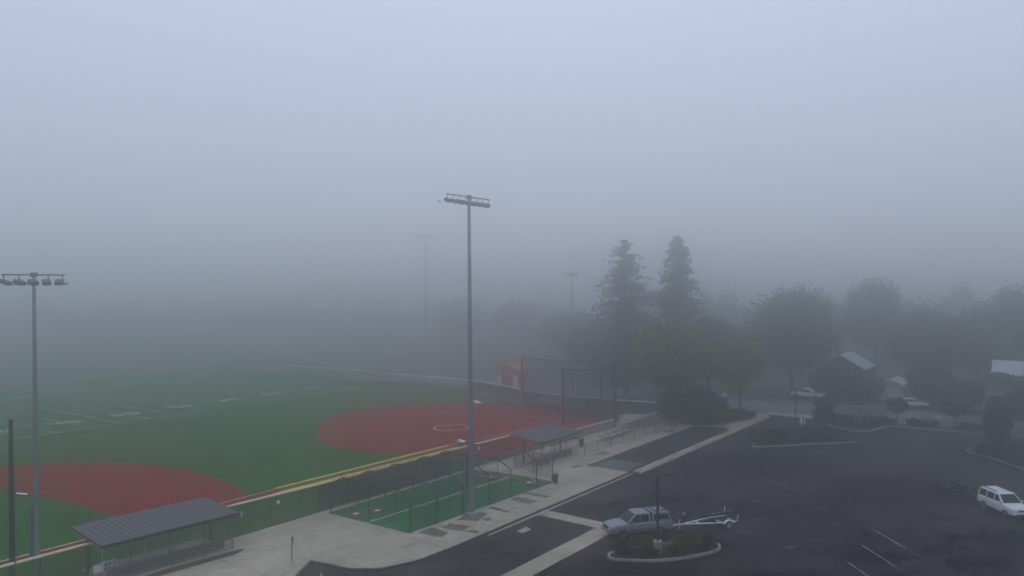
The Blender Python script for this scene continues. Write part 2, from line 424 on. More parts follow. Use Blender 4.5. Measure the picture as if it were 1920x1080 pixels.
def blob(mb, cu, cv, ru, rv, z, rot=0, n=22, jag=.25, seed=1):
    r = random.Random(seed); pts = []
    for k in range(n):
        t = 2*PI*k/n; q = 1+r.uniform(-jag, jag)
        x, y = ru*q*math.cos(t), rv*q*math.sin(t)
        pts.append((cu+x*math.cos(rot)-y*math.sin(rot), cv+x*math.sin(rot)+y*math.cos(rot)))
    mb.sheet(pts, z)
mb = MB()
for i, a in enumerate([(61.8, 12.0, 2.6, 1.3, 2.4), (59.0, 10.2, 1.8, .8, 2.5), (65.5, 9.2, 1.5, .7, 2.3), (75.4, 10.2, 1.1, .5, 2.4), (70, 8.0, 1.6, .8, 2.3), (72.5, 5.2, 2.6, 1.3, 2.5),
                       (64.5, 6, 2.2, 1.4, 2.4), (66.3, 31.4, 3.2, .9, 2.6), (63.2, 34.2, 2.0, .7, .3), (69.6, 29.6, 2.2, .6, 2.6), (91.5, 30.6, .8, 3.2, .2), (94.5, 26.5, .8, 2.2, -.1),
                       (88.5, 31.5, .6, 2.5, .1), (79.0, 29.5, .35, 5.5, .65), (84, 26.0, .35, 3.0, .45), (54.6, 27.9, 2.6, .8, 2.5)]):
    blob(mb, a[0], a[1], a[2], a[3], LOT+.003+.0004*i, a[4], jag=.35, seed=i)
struct('asphalt_patch', mb, M['patch'], 'darker damp and patched blotches in the parking lot', 'asphalt patch')

# stall lines
mb, fb = MB(), MB()
d1 = Vector((-.77, -.64)); d2 = Vector((-.80, .60))
for k in range(-3, 9):
    u = 55.2+4.45*k
    a = Vector((u, 13.75)); stripe(mb if k < 4 else fb, a, a+d1*(4.6 if k < 4 else 1.8), .085, LOT+.008)
    stripe(fb, a+d1*4.7, a+d1*7.0, .085, LOT+.008)
    a2 = Vector((u+14.5, 5.0)); stripe(fb, a2+d1*2.0, a2+d1*8.5, .085, LOT+.0085)
for u, v in ((62.6, 21.7), (67.1, 21.6), (71.6, 21.5), (76, 21.4), (80.5, 21.3)):
    a = Vector((u, v)); stripe(mb if u < 63 else fb, a, a+d2*(1.2 if u < 63 else 3.4), .085, LOT+.008)
stripe(fb, Vector((61.5, 22.5)), Vector((50.4, 30.8)), .085, LOT+.0078)
for u, v in ((71.5, 24.6), (66.5, 25.5), (74.2, 32.3), (79.5, 24.5), (60.0, 18.3)):
    a = Vector((u, v)); stripe(mb, a, a+Vector((.75, -.6)), .11, LOT+.0075)
struct('stall_marking', mb, M['stall'], 'white stall lines at the near right of the parking lot', 'road marking')
struct('stall_marking', fb, M['stallf'], 'almost worn away stall lines on the parking lot', 'road marking')
mb = MB()
for k in range(8):
    stripe(mb, (75.3+k*.55, 43.6), (75.9+k*.55, 39.4), .17, LOT+.009)
for k in range(5):
    stripe(mb, (31.5+k*.9, 39.5), (32.4+k*.9, 42.2), .12, LOT+.008)
stripe(mb, (33.0, 38.6), (36.9, 43.0), .12, LOT+.0095)
struct('hatch_marking', mb, M['stall'], 'white hatched access aisles beside the kerb', 'road marking')

# damp brown planting cut-outs along the walkway
mb = MB()
quads = [[(46.9, 43.3), (48.8, 43.4), (48.5, 41.2), (47.2, 40.8)], [(49.0, 42.45), (50.4, 42.75), (50.8, 40.7), (49.3, 40.55)], [(49.5, 40.45), (50.15, 40.1), (50.0, 39.25), (49.45, 39.3)],
         [(51.6, 42.9), (54.1, 43.7), (54.6, 41.9), (52.0, 41.2)], [(53.0, 41.4), (53.6, 41.0), (53.1, 40.5), (52.5, 40.55)], [(55.75, 43.2), (56.4, 43.0), (56.05, 40.55), (55.5, 40.65)], [(59.0, 42.8), (60.3, 42.95), (60.2, 40.3), (58.9, 40.5)], [(61.4, 43.1), (62.2, 43.0), (62.2, 40.4), (61.45, 40.4)],
         [(80.2, 46.2), (82.3, 46.2), (82.3, 44.9), (80.4, 44.9)], [(73.2, 45.2), (74.8, 45.0), (74.6, 44.3), (73.2, 44.5)], [(97.8, 45.6), (100.6, 45.5), (100.4, 44.6), (98, 44.7)]]
for i, q in enumerate(quads):
    c_ = sum((Vector(p) for p in q), Vector((0, 0)))/4; pts = []
    for j in range(4):
        a, b = Vector(q[j]), Vector(q[(j+1) % 4])
        for t in (0, .25, .5, .75):
            p = a.lerp(b, t); pts.append(p+(p-c_)*rnd.uniform(-.10, .08))
    mb.sheet(pts, .005+.0004*i)
struct('damp_patch', mb, M['damp'], 'damp brown patches on the concrete walkway beside the batting cage', 'ground patch')
struct('soil_bed', MB().sheet([(24, 52.3), (31, 52.3), (36.4, 51.7), (36.7, 51.3), (35.5, 50.9), (32.3, 51.2), (28, 51.6), (24, 51.6)], .006), M['soil'], 'dark soil strip in front of the near dugout', 'soil')

# grass verge, street, far pavement
struct('verge', MB().prism([(112.2, 50.3), (108.5, 57.3), (117.5, 75), (119.5, 75), (121.5, 39.3), (119.2, 41.0), (107.3, 42.5), (104.6, 45.3)], -.25, -.01), M['grass'], 'grass verge with bushes behind the plaza end', 'verge')
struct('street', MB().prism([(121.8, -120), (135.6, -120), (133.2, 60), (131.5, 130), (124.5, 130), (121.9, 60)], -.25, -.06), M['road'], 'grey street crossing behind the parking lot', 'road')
struct('sidewalk', MB().prism([(119.35, 39.6), (121.7, 39.2), (121.7, 31.0), (119.35, 31.0)], -.25, .004), M['conc'], 'pale driveway apron at the parking lot entrance', 'pavement')
struct('sidewalk', MB().prism([(135.7, -120), (137.3, -120), (135.0, 60), (133.3, 60)], -.25, .002), M['greyc'], 'pale sidewalk along the far side of the street', 'pavement')
strip = [(119.35, 30.8), (121.7, 30.8), (121.7, -60), (119.35, -60)]
struct('planting_strip', MB().prism(strip, -.25, -.004), M['grass'], 'planting strip of clipped shrubs between lot and street', 'verge')

def kerb_ring(name, pts, w, z0, z1, m, label):
    """Rounded kerb following a closed outline."""
    n = len(pts); V = [Vector((p[0], p[1])) for p in pts]; cen = sum(V, Vector((0, 0)))/n
    inn = [p+(cen-p).normalized()*w for p in V]
    mb = MB()
    for i in range(n):
        j = (i+1) % n
        q = [(*V[i], z0), (*V[j], z0), (*inn[j], z0), (*inn[i], z0)]; t = [(*V[i].lerp(inn[i], .15), z1), (*V[j].lerp(inn[j], .15), z1), (*inn[j], z1), (*inn[i], z1)]
        mb.hexa(q, t)
    return struct(name, mb, m, label, 'kerb'), inn

def spline(pts, per=5):
    out = []; n = len(pts)
    for i in range(n):
        p0, p1, p2, p3 = (Vector(pts[(i+k) % n]) for k in (-1, 0, 1, 2))
        for s in range(per):
            t = s/per
            out.append(tuple(.5*((2*p1)+(-p0+p2)*t+(2*p0-5*p1+4*p2-p3)*t*t+(-p0+3*p1-3*p2+p3)*t**3)))
    return out
isl_low = spline([(51.4, 28.3), (50.4, 27.7), (50.9, 26.3), (52.1, 24.5), (54.6, 22.7), (57.0, 22.0), (58.2, 23.2), (56.3, 25.3), (53.6, 27.3)])
_, inn = kerb_ring('kerb', isl_low, .22, LOT-.05, .06, M['kerbc'], 'pale rounded kerb of the planted island by the silver pickup')
struct('planted_island', MB().prism(inn, LOT-.04, .02), M['soil'], 'dark soil of the planted island by the silver pickup', 'island')
isl_mid = spline([(95.0, 32.6), (96.4, 30.6), (99.5, 27.6), (104.2, 23.2), (105.2, 23.4), (107.2, 28.6), (104.5, 31.6), (99.5, 33.0)])
_, inn = kerb_ring('kerb', isl_mid, .22, LOT-.05, .06, M['kerbc'], 'pale kerb of the planted island in mid lot')
struct('planted_island', MB().prism(inn, LOT-.04, .02), M['soil'], 'dark soil of the planted island in the middle of the lot', 'island')
isl_right = spline([(106.2, 11.2), (103.5, 8.6), (98.6, 5.0), (92, -.4), (96, -6), (108, -3), (109.4, 8)])
_, inn = kerb_ring('kerb', isl_right, .22, LOT-.05, .06, M['kerbc'], 'pale kerb of the planted island at the right edge')
struct('planted_island', MB().prism(inn, LOT-.04, .02), M['soil'], 'dark soil of the planted island at the right edge', 'island')
isl_far = spline([(119.0, 31.0), (115.2, 29.2), (112.6, 26.0), (112.3, 23.6), (116.4, 22.2), (119.2, 21.8), (121.0, 26)])
_, inn = kerb_ring('kerb', isl_far, .22, LOT-.05, .06, M['kerbc'], 'curved pale kerb around the shrubs near the lot entrance')
struct('planted_island', MB().prism(inn, LOT-.04, .02), M['soil'], 'soil bed of the shrubs near the lot entrance', 'island')
mb = MB(); mb.prism([(119.0, 21.6), (119.3, 21.6), (119.1, -20), (118.8, -20)], -.25, .05)
struct('kerb', mb, M['kerbc'], 'straight pale kerb at the far end of the parking lot', 'kerb')

# ------------------------------------------------------------------ batting cage
struct('cage_pad', MB().prism([(46.7, 53.5), (46.5, 43.7), (66.9, 42.95), (67.2, 48.2), (66.6, 53.0)], -.1, .012), M['cage'], 'bright green turf floor of the batting cage', 'cage floor')
mb = MB(); stripe(mb, (46.9, 53.75), (71, 53.45), .45, .016); stripe(mb, (46.7, 48.55), (66.6, 48.0), .32, .017)
struct('cage_divider', mb, M['kerbc'], 'pale concrete edging strips of the batting cage lanes', 'edging')
cage = thing('batting_cage', 'black framed double batting cage hung with grey netting beside the walkway', 'batting cage', (46.5, 43.6, 0))
us = [.1, 3.2, 6.5, 10.2, 13.4, 17.6]
H = 2.6
def vy(u): return -.02*u
for u in us:
    y0 = .05+vy(u)
    f = MB(); f.path([(u, y0, .012), (u, y0, H), (u, y0+1.5, 3.35), (u, y0+8.0, 3.35), (u, y0+9.3, H), (u, y0+9.3, .012)], .06, 8)
    f.build('frame', M['blackm'], cage)
for u in us[::1]:
    MB().tube((u, 4.75+vy(u), .017), (u, 4.75+vy(u), 3.33), .03, n=6).build('post', M['blackm'], cage)
for y, z, s in ((.05, H, 0), (9.35, H, 0), (1.55, 3.35, 0), (8.05, 3.35, 0), (4.75, .95, 0)):
    MB().path([(us[0], y+vy(us[0]), z), (us[-1], y+vy(us[-1]), z-.02)], .022, 6).build('cable', M['blackm'], cage)
def sag_net(y0, z0, y1, z1, drop, parts=6):
    mb = MB()
    for a, b in zip(us, us[1:]):
        rows = []
        for i in range(parts+1):
            t = i/parts; x = a+(b-a)*t; sg = drop*4*t*(1-t)
            rows.append([mb.bm.verts.new((x, y0+(y1-y0)*k/4+vy(x), z0+(z1-z0)*k/4-sg*(.4+.6*math.sin(PI*k/4)))) for k in range(5)])
        for r0, r1 in zip(rows, rows[1:]):
            for k in range(4): mb.bm.faces.new((r0[k], r0[k+1], r1[k+1], r1[k]))
    return mb
sag_net(.05, .05, .05, H, 0).build('side_net', M['nets'], cage)
sag_net(.05, H, 1.55, 3.35, .35).build('roof_net', M['net'], cage)
sag_net(1.55, 3.35, 8.05, 3.35, .45).build('roof_net', M['net'], cage)
sag_net(8.05, 3.35, 9.35, H, .35).build('roof_net', M['net'], cage)
sag_net(4.75, .05, 4.75, 3.3, .1).build('divider_net', M['nets'], cage)
for n, (u, y, w, d, rz, m, lab) in enumerate([
        (47.9, 51.2, 1.9, 1.2, .35, 'mat_brown', 'brown rubber batting mat in the near corner of the far cage lane'), (49.6, 50.4, 1.5, .9, .3, 'mat_brown', 'smaller brown mat beside the brown batting mat in the cage corner'),
        (65.2, 44.9, 1.6, 1.9, .1, 'mat_red', 'red batting mat at the far end of the walkway-side cage lane'), (64.9, 49.6, 1.9, 2.4, .1, 'mat_red', 'red batting mat at the far end of the field-side cage lane')]):
    t = thing('batting_mat', lab, 'mat', (u, y, .012), rz, 'batting mats')
    MB().box((0, 0, .025), (w, d, .05)).build('rubber_pad', M[m], t)
    MB().box((-.1, 0, .0525), (.42, .40, .006)).build('home_plate', M['line'], t)
mb = MB(); mb.box((66.1, 45.1, .06), (.14, 3.0, .1), rz=-.75)
tag(mb.build('timber_edging', M['wood']), 'pale timber lying at the end of the walkway-side cage lane', 'timber')

# ------------------------------------------------------------------ fences
def fence(name, label, pts, h, post_step, panels, pm, topper=None, tr=.085, gap=None, rail=None, pr=.05, group=None, base=0.0):
    """panels: list of (start, end, material) along the arc length; posts are single parts."""
    t = thing(name, label, 'fence', (pts[0][0], pts[0][1], base), 0, group)
    P = [Vector((p[0]-pts[0][0], p[1]-pts[0][1], 0)) for p in pts]
    cum = [0]
    for a, b in zip(P, P[1:]): cum.append(cum[-1]+(b-a).length)
    def at(s):
        s = max(0, min(cum[-1], s))
        for i in range(len(P)-1):
            if s <= cum[i+1]+1e-6: return P[i].lerp(P[i+1], (s-cum[i])/(cum[i+1]-cum[i]))
        return P[-1]
    n = max(1, round(cum[-1]/post_step))
    for i in range(n+1):
        p = at(cum[-1]*i/n); MB().tube(p, p+Vector((0, 0, h)), pr, pr, 8).build('post', pm, t)
    cuts = sorted({0, cum[-1], *cum})
    for a, b, m in panels:
        mb = MB(); ss = [a]+[c_ for c_ in cuts if a < c_ < b]+[b]
        for s0, s1 in zip(ss, ss[1:]):
            p, q = at(s0), at(s1); mb.poly([p+Vector((0, 0, .05)), q+Vector((0, 0, .05)), q+Vector((0, 0, h-.02)), p+Vector((0, 0, h-.02))])
        mb.build('mesh_panel', m, t)
    if topper:
        step = gap or cum[-1]
        s = 0
        while s < cum[-1]-.2:
            e = min(s+step, cum[-1])
            mb = MB(); ss = [s+.06]+[c_ for c_ in cuts if s+.06 < c_ < e-.06]+[e-.06]
            for s0, s1 in zip(ss, ss[1:]): mb.tube(at(s0)+Vector((0, 0, h)), at(s1)+Vector((0, 0, h)), tr, tr, 8)
            mb.build('rail_topper', topper, t); s = e
    for rz in (rail or []):
        mb = MB()
        for p, q in zip(P, P[1:]): mb.tube(p+Vector((0, 0, rz)), q+Vector((0, 0, rz)), .025, .025, 6)
        mb.build('rail', pm, t)
    return t
FP = [(12, 55.2), (21.5, 55.05), (30, 55.05), (38.5, 55.1), (46.8, 54.6), (58, 54.35), (66, 54.15), (74.6, 53.8)]
fence('chain_link_fence', 'long chain link fence with a cream padded top rail beside the turf', FP, 2.35, 3.05,
      [(0, 15.4, M['linkb']), (25.6, 34.6, M['linkb']), (34.6, 52, M['screen']), (52, 62.6, M['linkb'])], M['darkp'], M['topper'], .095, 5.2, [1.2])
fence('chain_link_fence', 'far outfield fence with pale top rail and dark green screen', [(118.4, 150), (118.1, 112), (117.9, 95), (114.5, 84), (110.6, 76), (109.2, 64), (110.4, 52.5), (113.2, 47.3)], 1.75, 3.4,
      [(0, 55, M['link']), (55, 76, M['screeng']), (76, 110, M['screeng'])], M['darkp'], M['line'], .09, 6.5)
fence('chain_link_fence', 'low galvanised fence along the walkway past the far dugout', [(79.5, 47.0), (84.4, 46.6), (92, 46.1), (100.8, 45.7), (107.2, 45.5)], 1.25, 2.7, [(0, 27.9, M['link'])], M['galvd'], M['galvd'], .03, 3)
fence('chain_link_fence', 'short tall fence panel between batting cage end and far dugout', [(67.3, 43.6), (68.6, 46.5), (70.2, 50.2)], 2.25, 3.3, [(0, 7.2, M['link'])], M['darkp'], M['darkp'], .03)
for lab, u, v, z, w, h in [('small white notice on the fence right of the near dugout, nearest the roof', 37.6, 54.95, 1.95, .28, .42), ('small white notice hung lower on the fence post beside the near dugout', 38.9, 54.9, 1.55, .26, .36),
                     ('small white notice higher on the fence past the near dugout', 42.4, 54.72, 1.75, .30, .28), ('small white notice on the fence near the far dugout', 68.6, 53.92, 1.85, .42, .34), ('smallest white notice low on the fence left of the far dugout', 66.5, 54.0, 1.35, .3, .22)]:
    t = thing('fence_notice', lab, 'notice', (u, v, z), 0, 'white notices on the long fence')
    MB().box((0, -.02, 0), (w, .015, h), bev=.005).build('plate', M['board'], t)
    mb = MB()
    for k in range(3): mb.box((0, -.029, h*.25-k*h*.22), (w*.62, .003, h*.05))
    mb.build('lettering', M['galvd'], t)

# ------------------------------------------------------------------ dugouts
def dugout(label, p0, p1, roof_lo, roof_hi, posts_front, D=4.7):
    """p0->p1 along the plaza side; inward = unit vector to the field; depth 4.6 m."""
    a = Vector((*p0, 0)); d = Vector((*p1, 0))-a; L = d.length; ang = math.atan2(d.y, d.x)
    t = thing('dugout', label, 'dugout', a, ang)
    rf = MB()
    rf.hexa([(-.35, -.35, roof_lo-.14), (L+.35, -.35, roof_lo-.14), (L+.35, D+.1, roof_hi-.14), (-.35, D+.1, roof_hi-.14)],
            [(-.35, -.35, roof_lo), (L+.35, -.35, roof_lo), (L+.35, D+.1, roof_hi), (-.35, D+.1, roof_hi)])
    ro = rf.build('roof', M['roofm'], t)
    sm = MB(); k = -.15
    while k < L+.3:
        sm.hexa([(k, -.34, roof_lo+.001), (k+.045, -.34, roof_lo+.001), (k+.045, D+.09, roof_hi+.001), (k, D+.09, roof_hi+.001)],
                [(k, -.34, roof_lo+.02), (k+.045, -.34, roof_lo+.02), (k+.045, D+.09, roof_hi+.02), (k, D+.09, roof_hi+.02)]); k += .42
    sm.build('standing_seams', M['roofm'], ro)
    MB().box((L/2, -.37, roof_lo-.08), (L+.75, .04, .24)).build('fascia', M['blackm'], ro)
    for x in (.15, L-.15): MB().box((x, D-1.5, (roof_lo-.02)/2), (.18, .18, roof_lo-.02)).build('column', M['blackm'], t)
    for i in range(posts_front):
        x = .1+(L-.2)*i/(posts_front-1); MB().tube((x, .05, 0), (x, .05, roof_lo-.14), .05, n=8).build('post', M['galvd'], t)
    mb = MB()
    for z in (.95, 1.9): mb.tube((.1, .05, z), (L-.1, .05, z), .03, n=6)
    mb.build('rail', M['galvd'], t)
    mb = MB(); mb.poly([(.1, .05, .05), (L-.1, .05, .05), (L-.1, .05, roof_lo-.2), (.1, .05, roof_lo-.2)]); mb.build('mesh_panel', M['link'], t)
    MB().box((L/2, D/2-.1, .02), (L-.2, D-.8, .03)).build('floor_slab', M['kerbc'], t)
    bn = MB().box((L/2, 1.15, .47), (L-1.4, .38, .06)).build('bench', M['wood'], t)
    for i in range(5):
        x = 1+(L-2)*i/4; MB().box((x, 1.15, .235), (.08, .3, .40)).build('bench_leg', M['galvd'], bn)
    MB().box((L/2, .75, .34), (L-.8, .12, .62)).build('kick_wall', M['wallg'], t)
    mb = MB(); mb.path([(1.6, D-.3, 1.05), (L-.8, D-.3, 1.05), (L-.8, D-.9, 1.05)], .035, 6)
    for x in (1.6, L*.5, L-.8): mb.tube((x, D-.3, 0), (x, D-.3, 1.05), .03, n=6)
    mb.build('front_rail', M['topper'], t)
    return t
dugout('near dugout with a dark blue grey metal roof, black columns and bench inside', (27.0, 52.9), (36.3, 52.1), 2.72, 3.05, 5)
dugout('far dugout with a dark metal roof in front of the far infield', (71.8, 47.9), (79.7, 47.9), 2.65, 3.15, 4, 3.9)
t = thing('helmet_rack', 'white rack board with six dark helmet holes standing on the near dugout bench', 'rack', (27.85, 54.1, .5), -.08)
MB().box((0, 0, .32), (.95, .3, .62), bev=.02).build('board', M['board'], t)
MB().box((-.72, .05, .25), (.42, .3, .5), bev=.02).build('side_box', M['board'], t)
mb = MB()
for i in range(3):
    for j in range(2): mb.lathe([(.085, 0), (.085, .03)], (-.29+i*.29, -.185, .19+j*.27), 'Y', 12)
mb.build('hole_ring', M['dot'], t)
t = thing('white_sign', 'white square sign hung at the corner of the far dugout', 'sign', (72.7, 47.75, 1.75), -.05)
MB().box((0, -.04, 0), (.75, .03, .65), bev=.008).build('plate', M['board'], t)
mb = MB()
for k in range(3): mb.box((0, -.058, .17-k*.17), (.46, .004, .05))
mb.build('lettering', M['galvd'], t)

# ------------------------------------------------------------------ floodlight poles
def floodlight(label, loc, h, r0, r1, arm, nfix, rz, side_lamps, group, cabinet=True, tilt=0.0):
    t = thing('floodlight_pole', label, 'floodlight', loc, rz, group)
    MB().tube((0, 0, .5), (0, 0, h), r0, r1, 16).build('pole', M['galv'], t, smooth=False)
    MB().lathe([(r0*1.9, -.05), (r0*1.9, .45), (r0*1.5, .5)], (0, 0, 0), 'Z', 16).build('footing', M['kerbc'], t)
    ar = MB().bar((-arm, 0, h-.12), (arm, 0, h-.12), .09, .09).build('crossarm', M['fixture'], t)
    MB().box((0, -.02, h-.12), (.34, .26, .3), bev=.03).build('arm_bracket', M['fixture'], ar)
    for i in range(nfix):
        x = -arm+.12+(2*arm-.24)*i/(nfix-1)
        yaw = -.55*x/arm*1.2
        rot = Matrix.Rotation(yaw, 4, 'Z') @ Matrix.Rotation(R(22), 4, 'X')
        f = MB(); f.tube((x, 0, h-.16), (x, .02, h-.42), .035, n=6)
        f.box((x+.25*math.sin(-yaw)*-1, .12, h-.6), (.52, .60, .27), rot=rot, bev=.07)
        fx = f.build('lamp_head', M['fixture'], t)
        v = MB(); v.box((x+.62*math.sin(-yaw), .58, h-.70), (.50, .32, .03), rot=rot, bev=.01); v.build('visor', M['fixture'], fx)
    if side_lamps:
        zz = 6.4
        for sx, sy in side_lamps:
            a = MB().tube((0, 0, zz-.1), (sx*.6, sy*.6, zz-.05), .035, n=6).build('side_arm', M['fixture'], t)
            rotm = Matrix.Rotation(math.atan2(sy, sx), 4, 'Z') @ Matrix.Rotation(R(-14), 4, 'Y')
            MB().box((sx, sy, zz+.02), (.62, .42, .14), rot=rotm, bev=.04).build('side_lamp', M['fixture'], a)
            MB().box((sx, sy, zz+.10), (.60, .40, .025), rot=rotm).build('lamp_cover', M['white'], a)
    if cabinet:
        MB().box((-.1, r0+.16, 3.9), (.26, .22, 3.3), bev=.02).build('control_cabinet', M['galvd'], t)
        MB().tube((.13, r0+.05, .6), (.13, r0+.05, 5.6), .035, n=6).build('conduit', M['blackm'], t)
    return t
CA = R(35.7)-PI/2    # yaw of a bar lying across the view axis
floodlight('nearest floodlight pole at the left edge with a short crossarm of lamps', (23.85, 55.45, 0), 20.75, .19, .10, 1.9, 5, 0.0, [(-.75, .25)], 'floodlight poles of the field')
floodlight('tall grey floodlight pole standing beside the batting cage, its lamp bar tilted', (52.7, 42.3, 0), 27.35, .26, .13, 3.0, 8, .03, [(-.8, .5), (-.25, .75)], 'floodlight poles of the field')
floodlight('faint floodlight pole in the fog left of the tall grey one', (161, 144.4, 0), 33.6, .26, .15, 3.6, 6, 0.0, None, 'floodlight poles of the field', False)
floodlight('faint floodlight pole in the fog just left of the tall conifers', (145.6, 88.7, 0), 22.4, .22, .12, 2.3, 5, 0.0, None, 'floodlight poles of the field', False)
t = thing('dark_pole', 'black net pole at the far left edge beside the nearest floodlight', 'pole', (22.9, 56.7, 0))
MB().tube((0, 0, 0), (0, 0, 11.25), .20, .125, 14).build('pole', M['blackm'], t)
MB().bar((0, 0, 11.1), (-.16, .25, 11.1), .05, .06).build('bracket', M['blackm'], t)

# ------------------------------------------------------------------ backstop
bp = [(90.9, 57.0), (100.6, 54.3), (107.2, 60.2), (109.6, 76.8)]
bs = thing('backstop', 'tall black net backstop on four dark poles behind the far infield', 'backstop', (0, 0, 0))
for (u, v), hh in zip(bp, (8.5, 8.55, 8.3, 7.8)): MB().tube((u, v, 0), (u, v, hh), .21, .18, 12).build('pole', M['blackm'], bs)
for i, ((a, b), h0, h1) in enumerate(zip(zip(bp, bp[1:]), (8.4, 8.45, 8.2), (8.4, 8.2, 7.7))):
    nn = MB(); rows = []
    for k in range(9):
        t_ = k/8; p = Vector(a).lerp(Vector(b), t_); z = h0+(h1-h0)*t_-1.0*4*t_*(1-t_)*.5
        rows.append((nn.bm.verts.new((p.x, p.y, 1.0)), nn.bm.verts.new((p.x, p.y, z))))
    for r0, r1 in zip(rows, rows[1:]): nn.bm.faces.new((r0[0], r1[0], r1[1], r0[1]))
    tops = [tuple(r[1].co) for r in rows]
    nn.build('net', M['netk'], bs)
    MB().path(tops, .10, 6).build('cable', M['blackm'], bs)
mb = MB()
W = [(97.6, 53.1), (102.8, 58.4), (104.9, 73.2)]
for a, b in zip(W, W[1:]):
    d = (Vector(b)-Vector(a)).normalized(); n = Vector((d.y, -d.x))*.14
    q = [Vector(a), Vector(b), Vector(b)+n, Vector(a)+n]
    mb.prism([(p.x, p.y) for p in q], -.05, 1.1)
mb.build('padded_wall', M['pad'], bs)
cap = MB(); cap.tube((*W[1], 1.13), (*W[2], 1.13), .05, n=6); cap.build('wall_cap', M['galvd'], bs)
t = thing('concrete_wall', 'low pale concrete wall along the side of the far infield', 'wall', (0, 0, 0))
mb = MB(); mb.prism([(81.2, 53.6), (90, 53.35), (97.5, 52.85), (97.5, 53.02), (90, 53.52), (81.2, 53.77)], -.1, 1.0); mb.build('wall_panel', M['kerbc'], t)
MB().bar((81.2, 53.68, 1.02), (97.5, 52.93, 1.02), .2, .05).build('coping', M['line'], t)

t = thing('foul_pole', 'pale yellow foul pole with a wing standing behind the backstop', 'pole', (116, 70.2, 0))
MB().tube((0, 0, 0), (0, 0, 5.3), .08, n=10).build('pole', M['cream'], t)
mb = MB(); mb.box((-.16, .22, 3.2), (.04, .50, 4.0), rz=.6); mb.build('wing', mesh_mat('yellow_mesh', (.42, .36, .12), .05, .012, haze=.3), t)

def bleacher(label, loc, rz, w, rows, m):
    t = thing('bleacher', label, 'bleacher', loc, rz, 'aluminium bleachers')
    for k in range(rows):
        MB().box((0, k*.62, .42+k*.28), (w, .26, .05)).build('seat_plank', m, t)
        if k: MB().box((0, k*.62-.32, .16+k*.28-.06), (w, .28, .04)).build('foot_plank', m, t)
    n = max(2, int(w/1.8))
    for i in range(n+1):
        x = -w/2+.1+(w-.2)*i/n; mb = MB()
        mb.bar((x, -.1, .05), (x, rows*.62, .05), .05, .06); mb.bar((x, -.1, .3), (x, rows*.62-.1, .34+(rows-1)*.28), .05, .06)
        for k in range(rows): mb.bar((x, k*.62, .0), (x, k*.62, .4+k*.28), .05, .05)
        mb.build('stringer', M['galvd'], t)
    y = rows*.62-.2; z = .42+(rows-1)*.28; mb = MB()
    for zz in (.5, .95): mb.tube((-w/2, y, z+zz), (w/2, y, z+zz), .03, n=6)
    for i in range(n+1): mb.tube((-w/2+w*i/n, y, .3), (-w/2+w*i/n, y, z+.95), .028, n=6)
    mb.build('guard_rail', M['galvd'], t)
    return t
bleacher('long bleacher of pale benches facing the field behind the backstop', (106.8, 68.5, 0), -PI/2-.02, 8.5, 5, M['alu'])
bleacher('tall aluminium bleacher standing beside the low walkway fence', (101.2, 51.7, 0), PI+.03, 7.0, 5, M['alu'])
bleacher('low dark bleacher in front of the tall aluminium one', (91.5, 48.7, 0), .02, 8.0, 2, M['galvd'])

# ------------------------------------------------------------------ vehicles
def loft(name, st, m, parent):
    """st: list of (x, z_bottom, z_top, half width, crown). Closed rounded body."""
    mb = MB(); rows = []
    for x, zb, zt, hw, cr in st:
        h = zt-zb
        half = [(0, zb), (hw*.86, zb), (hw*.97, zb+h*.14), (hw, zb+h*.50), (hw*.985, zb+h*.82), (hw*.93, zt-.02), (hw*.80, zt+cr*.45), (0, zt+cr)]
        ring = half+[(-y, z) for y, z in reversed(half[1:-1])]
        rows.append([mb.bm.verts.new((x, y, z)) for y, z in ring])
    n = len(rows[0])
    for a, b in zip(rows, rows[1:]):
        for k in range(n): mb.bm.faces.new((a[k], a[(k+1) % n], b[(k+1) % n], b[k]))
    mb.bm.faces.new(rows[0]); mb.bm.faces.new(rows[-1][::-1])
    return mb.build(name, m, parent, tri=False)

def cut(o, centres, r, hw):
    """Open the wheel arches (applied at once, the cutter is removed)."""
    mb = MB()
    for x, z in centres:
        for s in (-1, 1): mb.lathe([(r, s*(hw-.30)), (r, s*(hw+.25))], (x, 0, z), 'Y', 24)
    k = mb.build('arch_cutter', M['plastic'])
    md = o.modifiers.new('arch', 'BOOLEAN'); md.object = k; md.operation = 'DIFFERENCE'; md.solver = 'EXACT'
    dg = bpy.context.evaluated_depsgraph_get(); me = bpy.data.meshes.new_from_object(o.evaluated_get(dg))
    o.modifiers.clear(); old = o.data; o.data = me; bpy.data.meshes.remove(old)
    bpy.data.objects.remove(k)
    for p in me.polygons: p.use_smooth = False

def wheel(parent, x, y, r, w, rimm=None):
    s = 1 if y > 0 else -1
    h = bpy.data.objects.new('wheel', None); col.objects.link(h); h.parent = parent; h.location = (x, y, r)
    MB().lathe([(r*.62, -w/2), (r*.93, -w/2), (r, -w*.32), (r, w*.32), (r*.93, w/2), (r*.62, w/2)], (0, 0, 0), 'Y', 24).build('tyre', M['rubber'], h)
    rb = MB().lathe([(r*.61, s*w*.30), (r*.60, s*w*.52), (r*.50, s*w*.46), (r*.12, s*w*.40), (r*.11, s*w*.47)], (0, 0, 0), 'Y', 20)
    for k in range(5):
        a = 2*PI*k/5; rb.bar((r*.1*math.cos(a), s*w*.50, r*.1*math.sin(a)), (r*.56*math.cos(a), s*w*.50, r*.56*math.sin(a)), .03, r*.14)
    rb.build('rim', rimm or M['rim'], h)
    return h

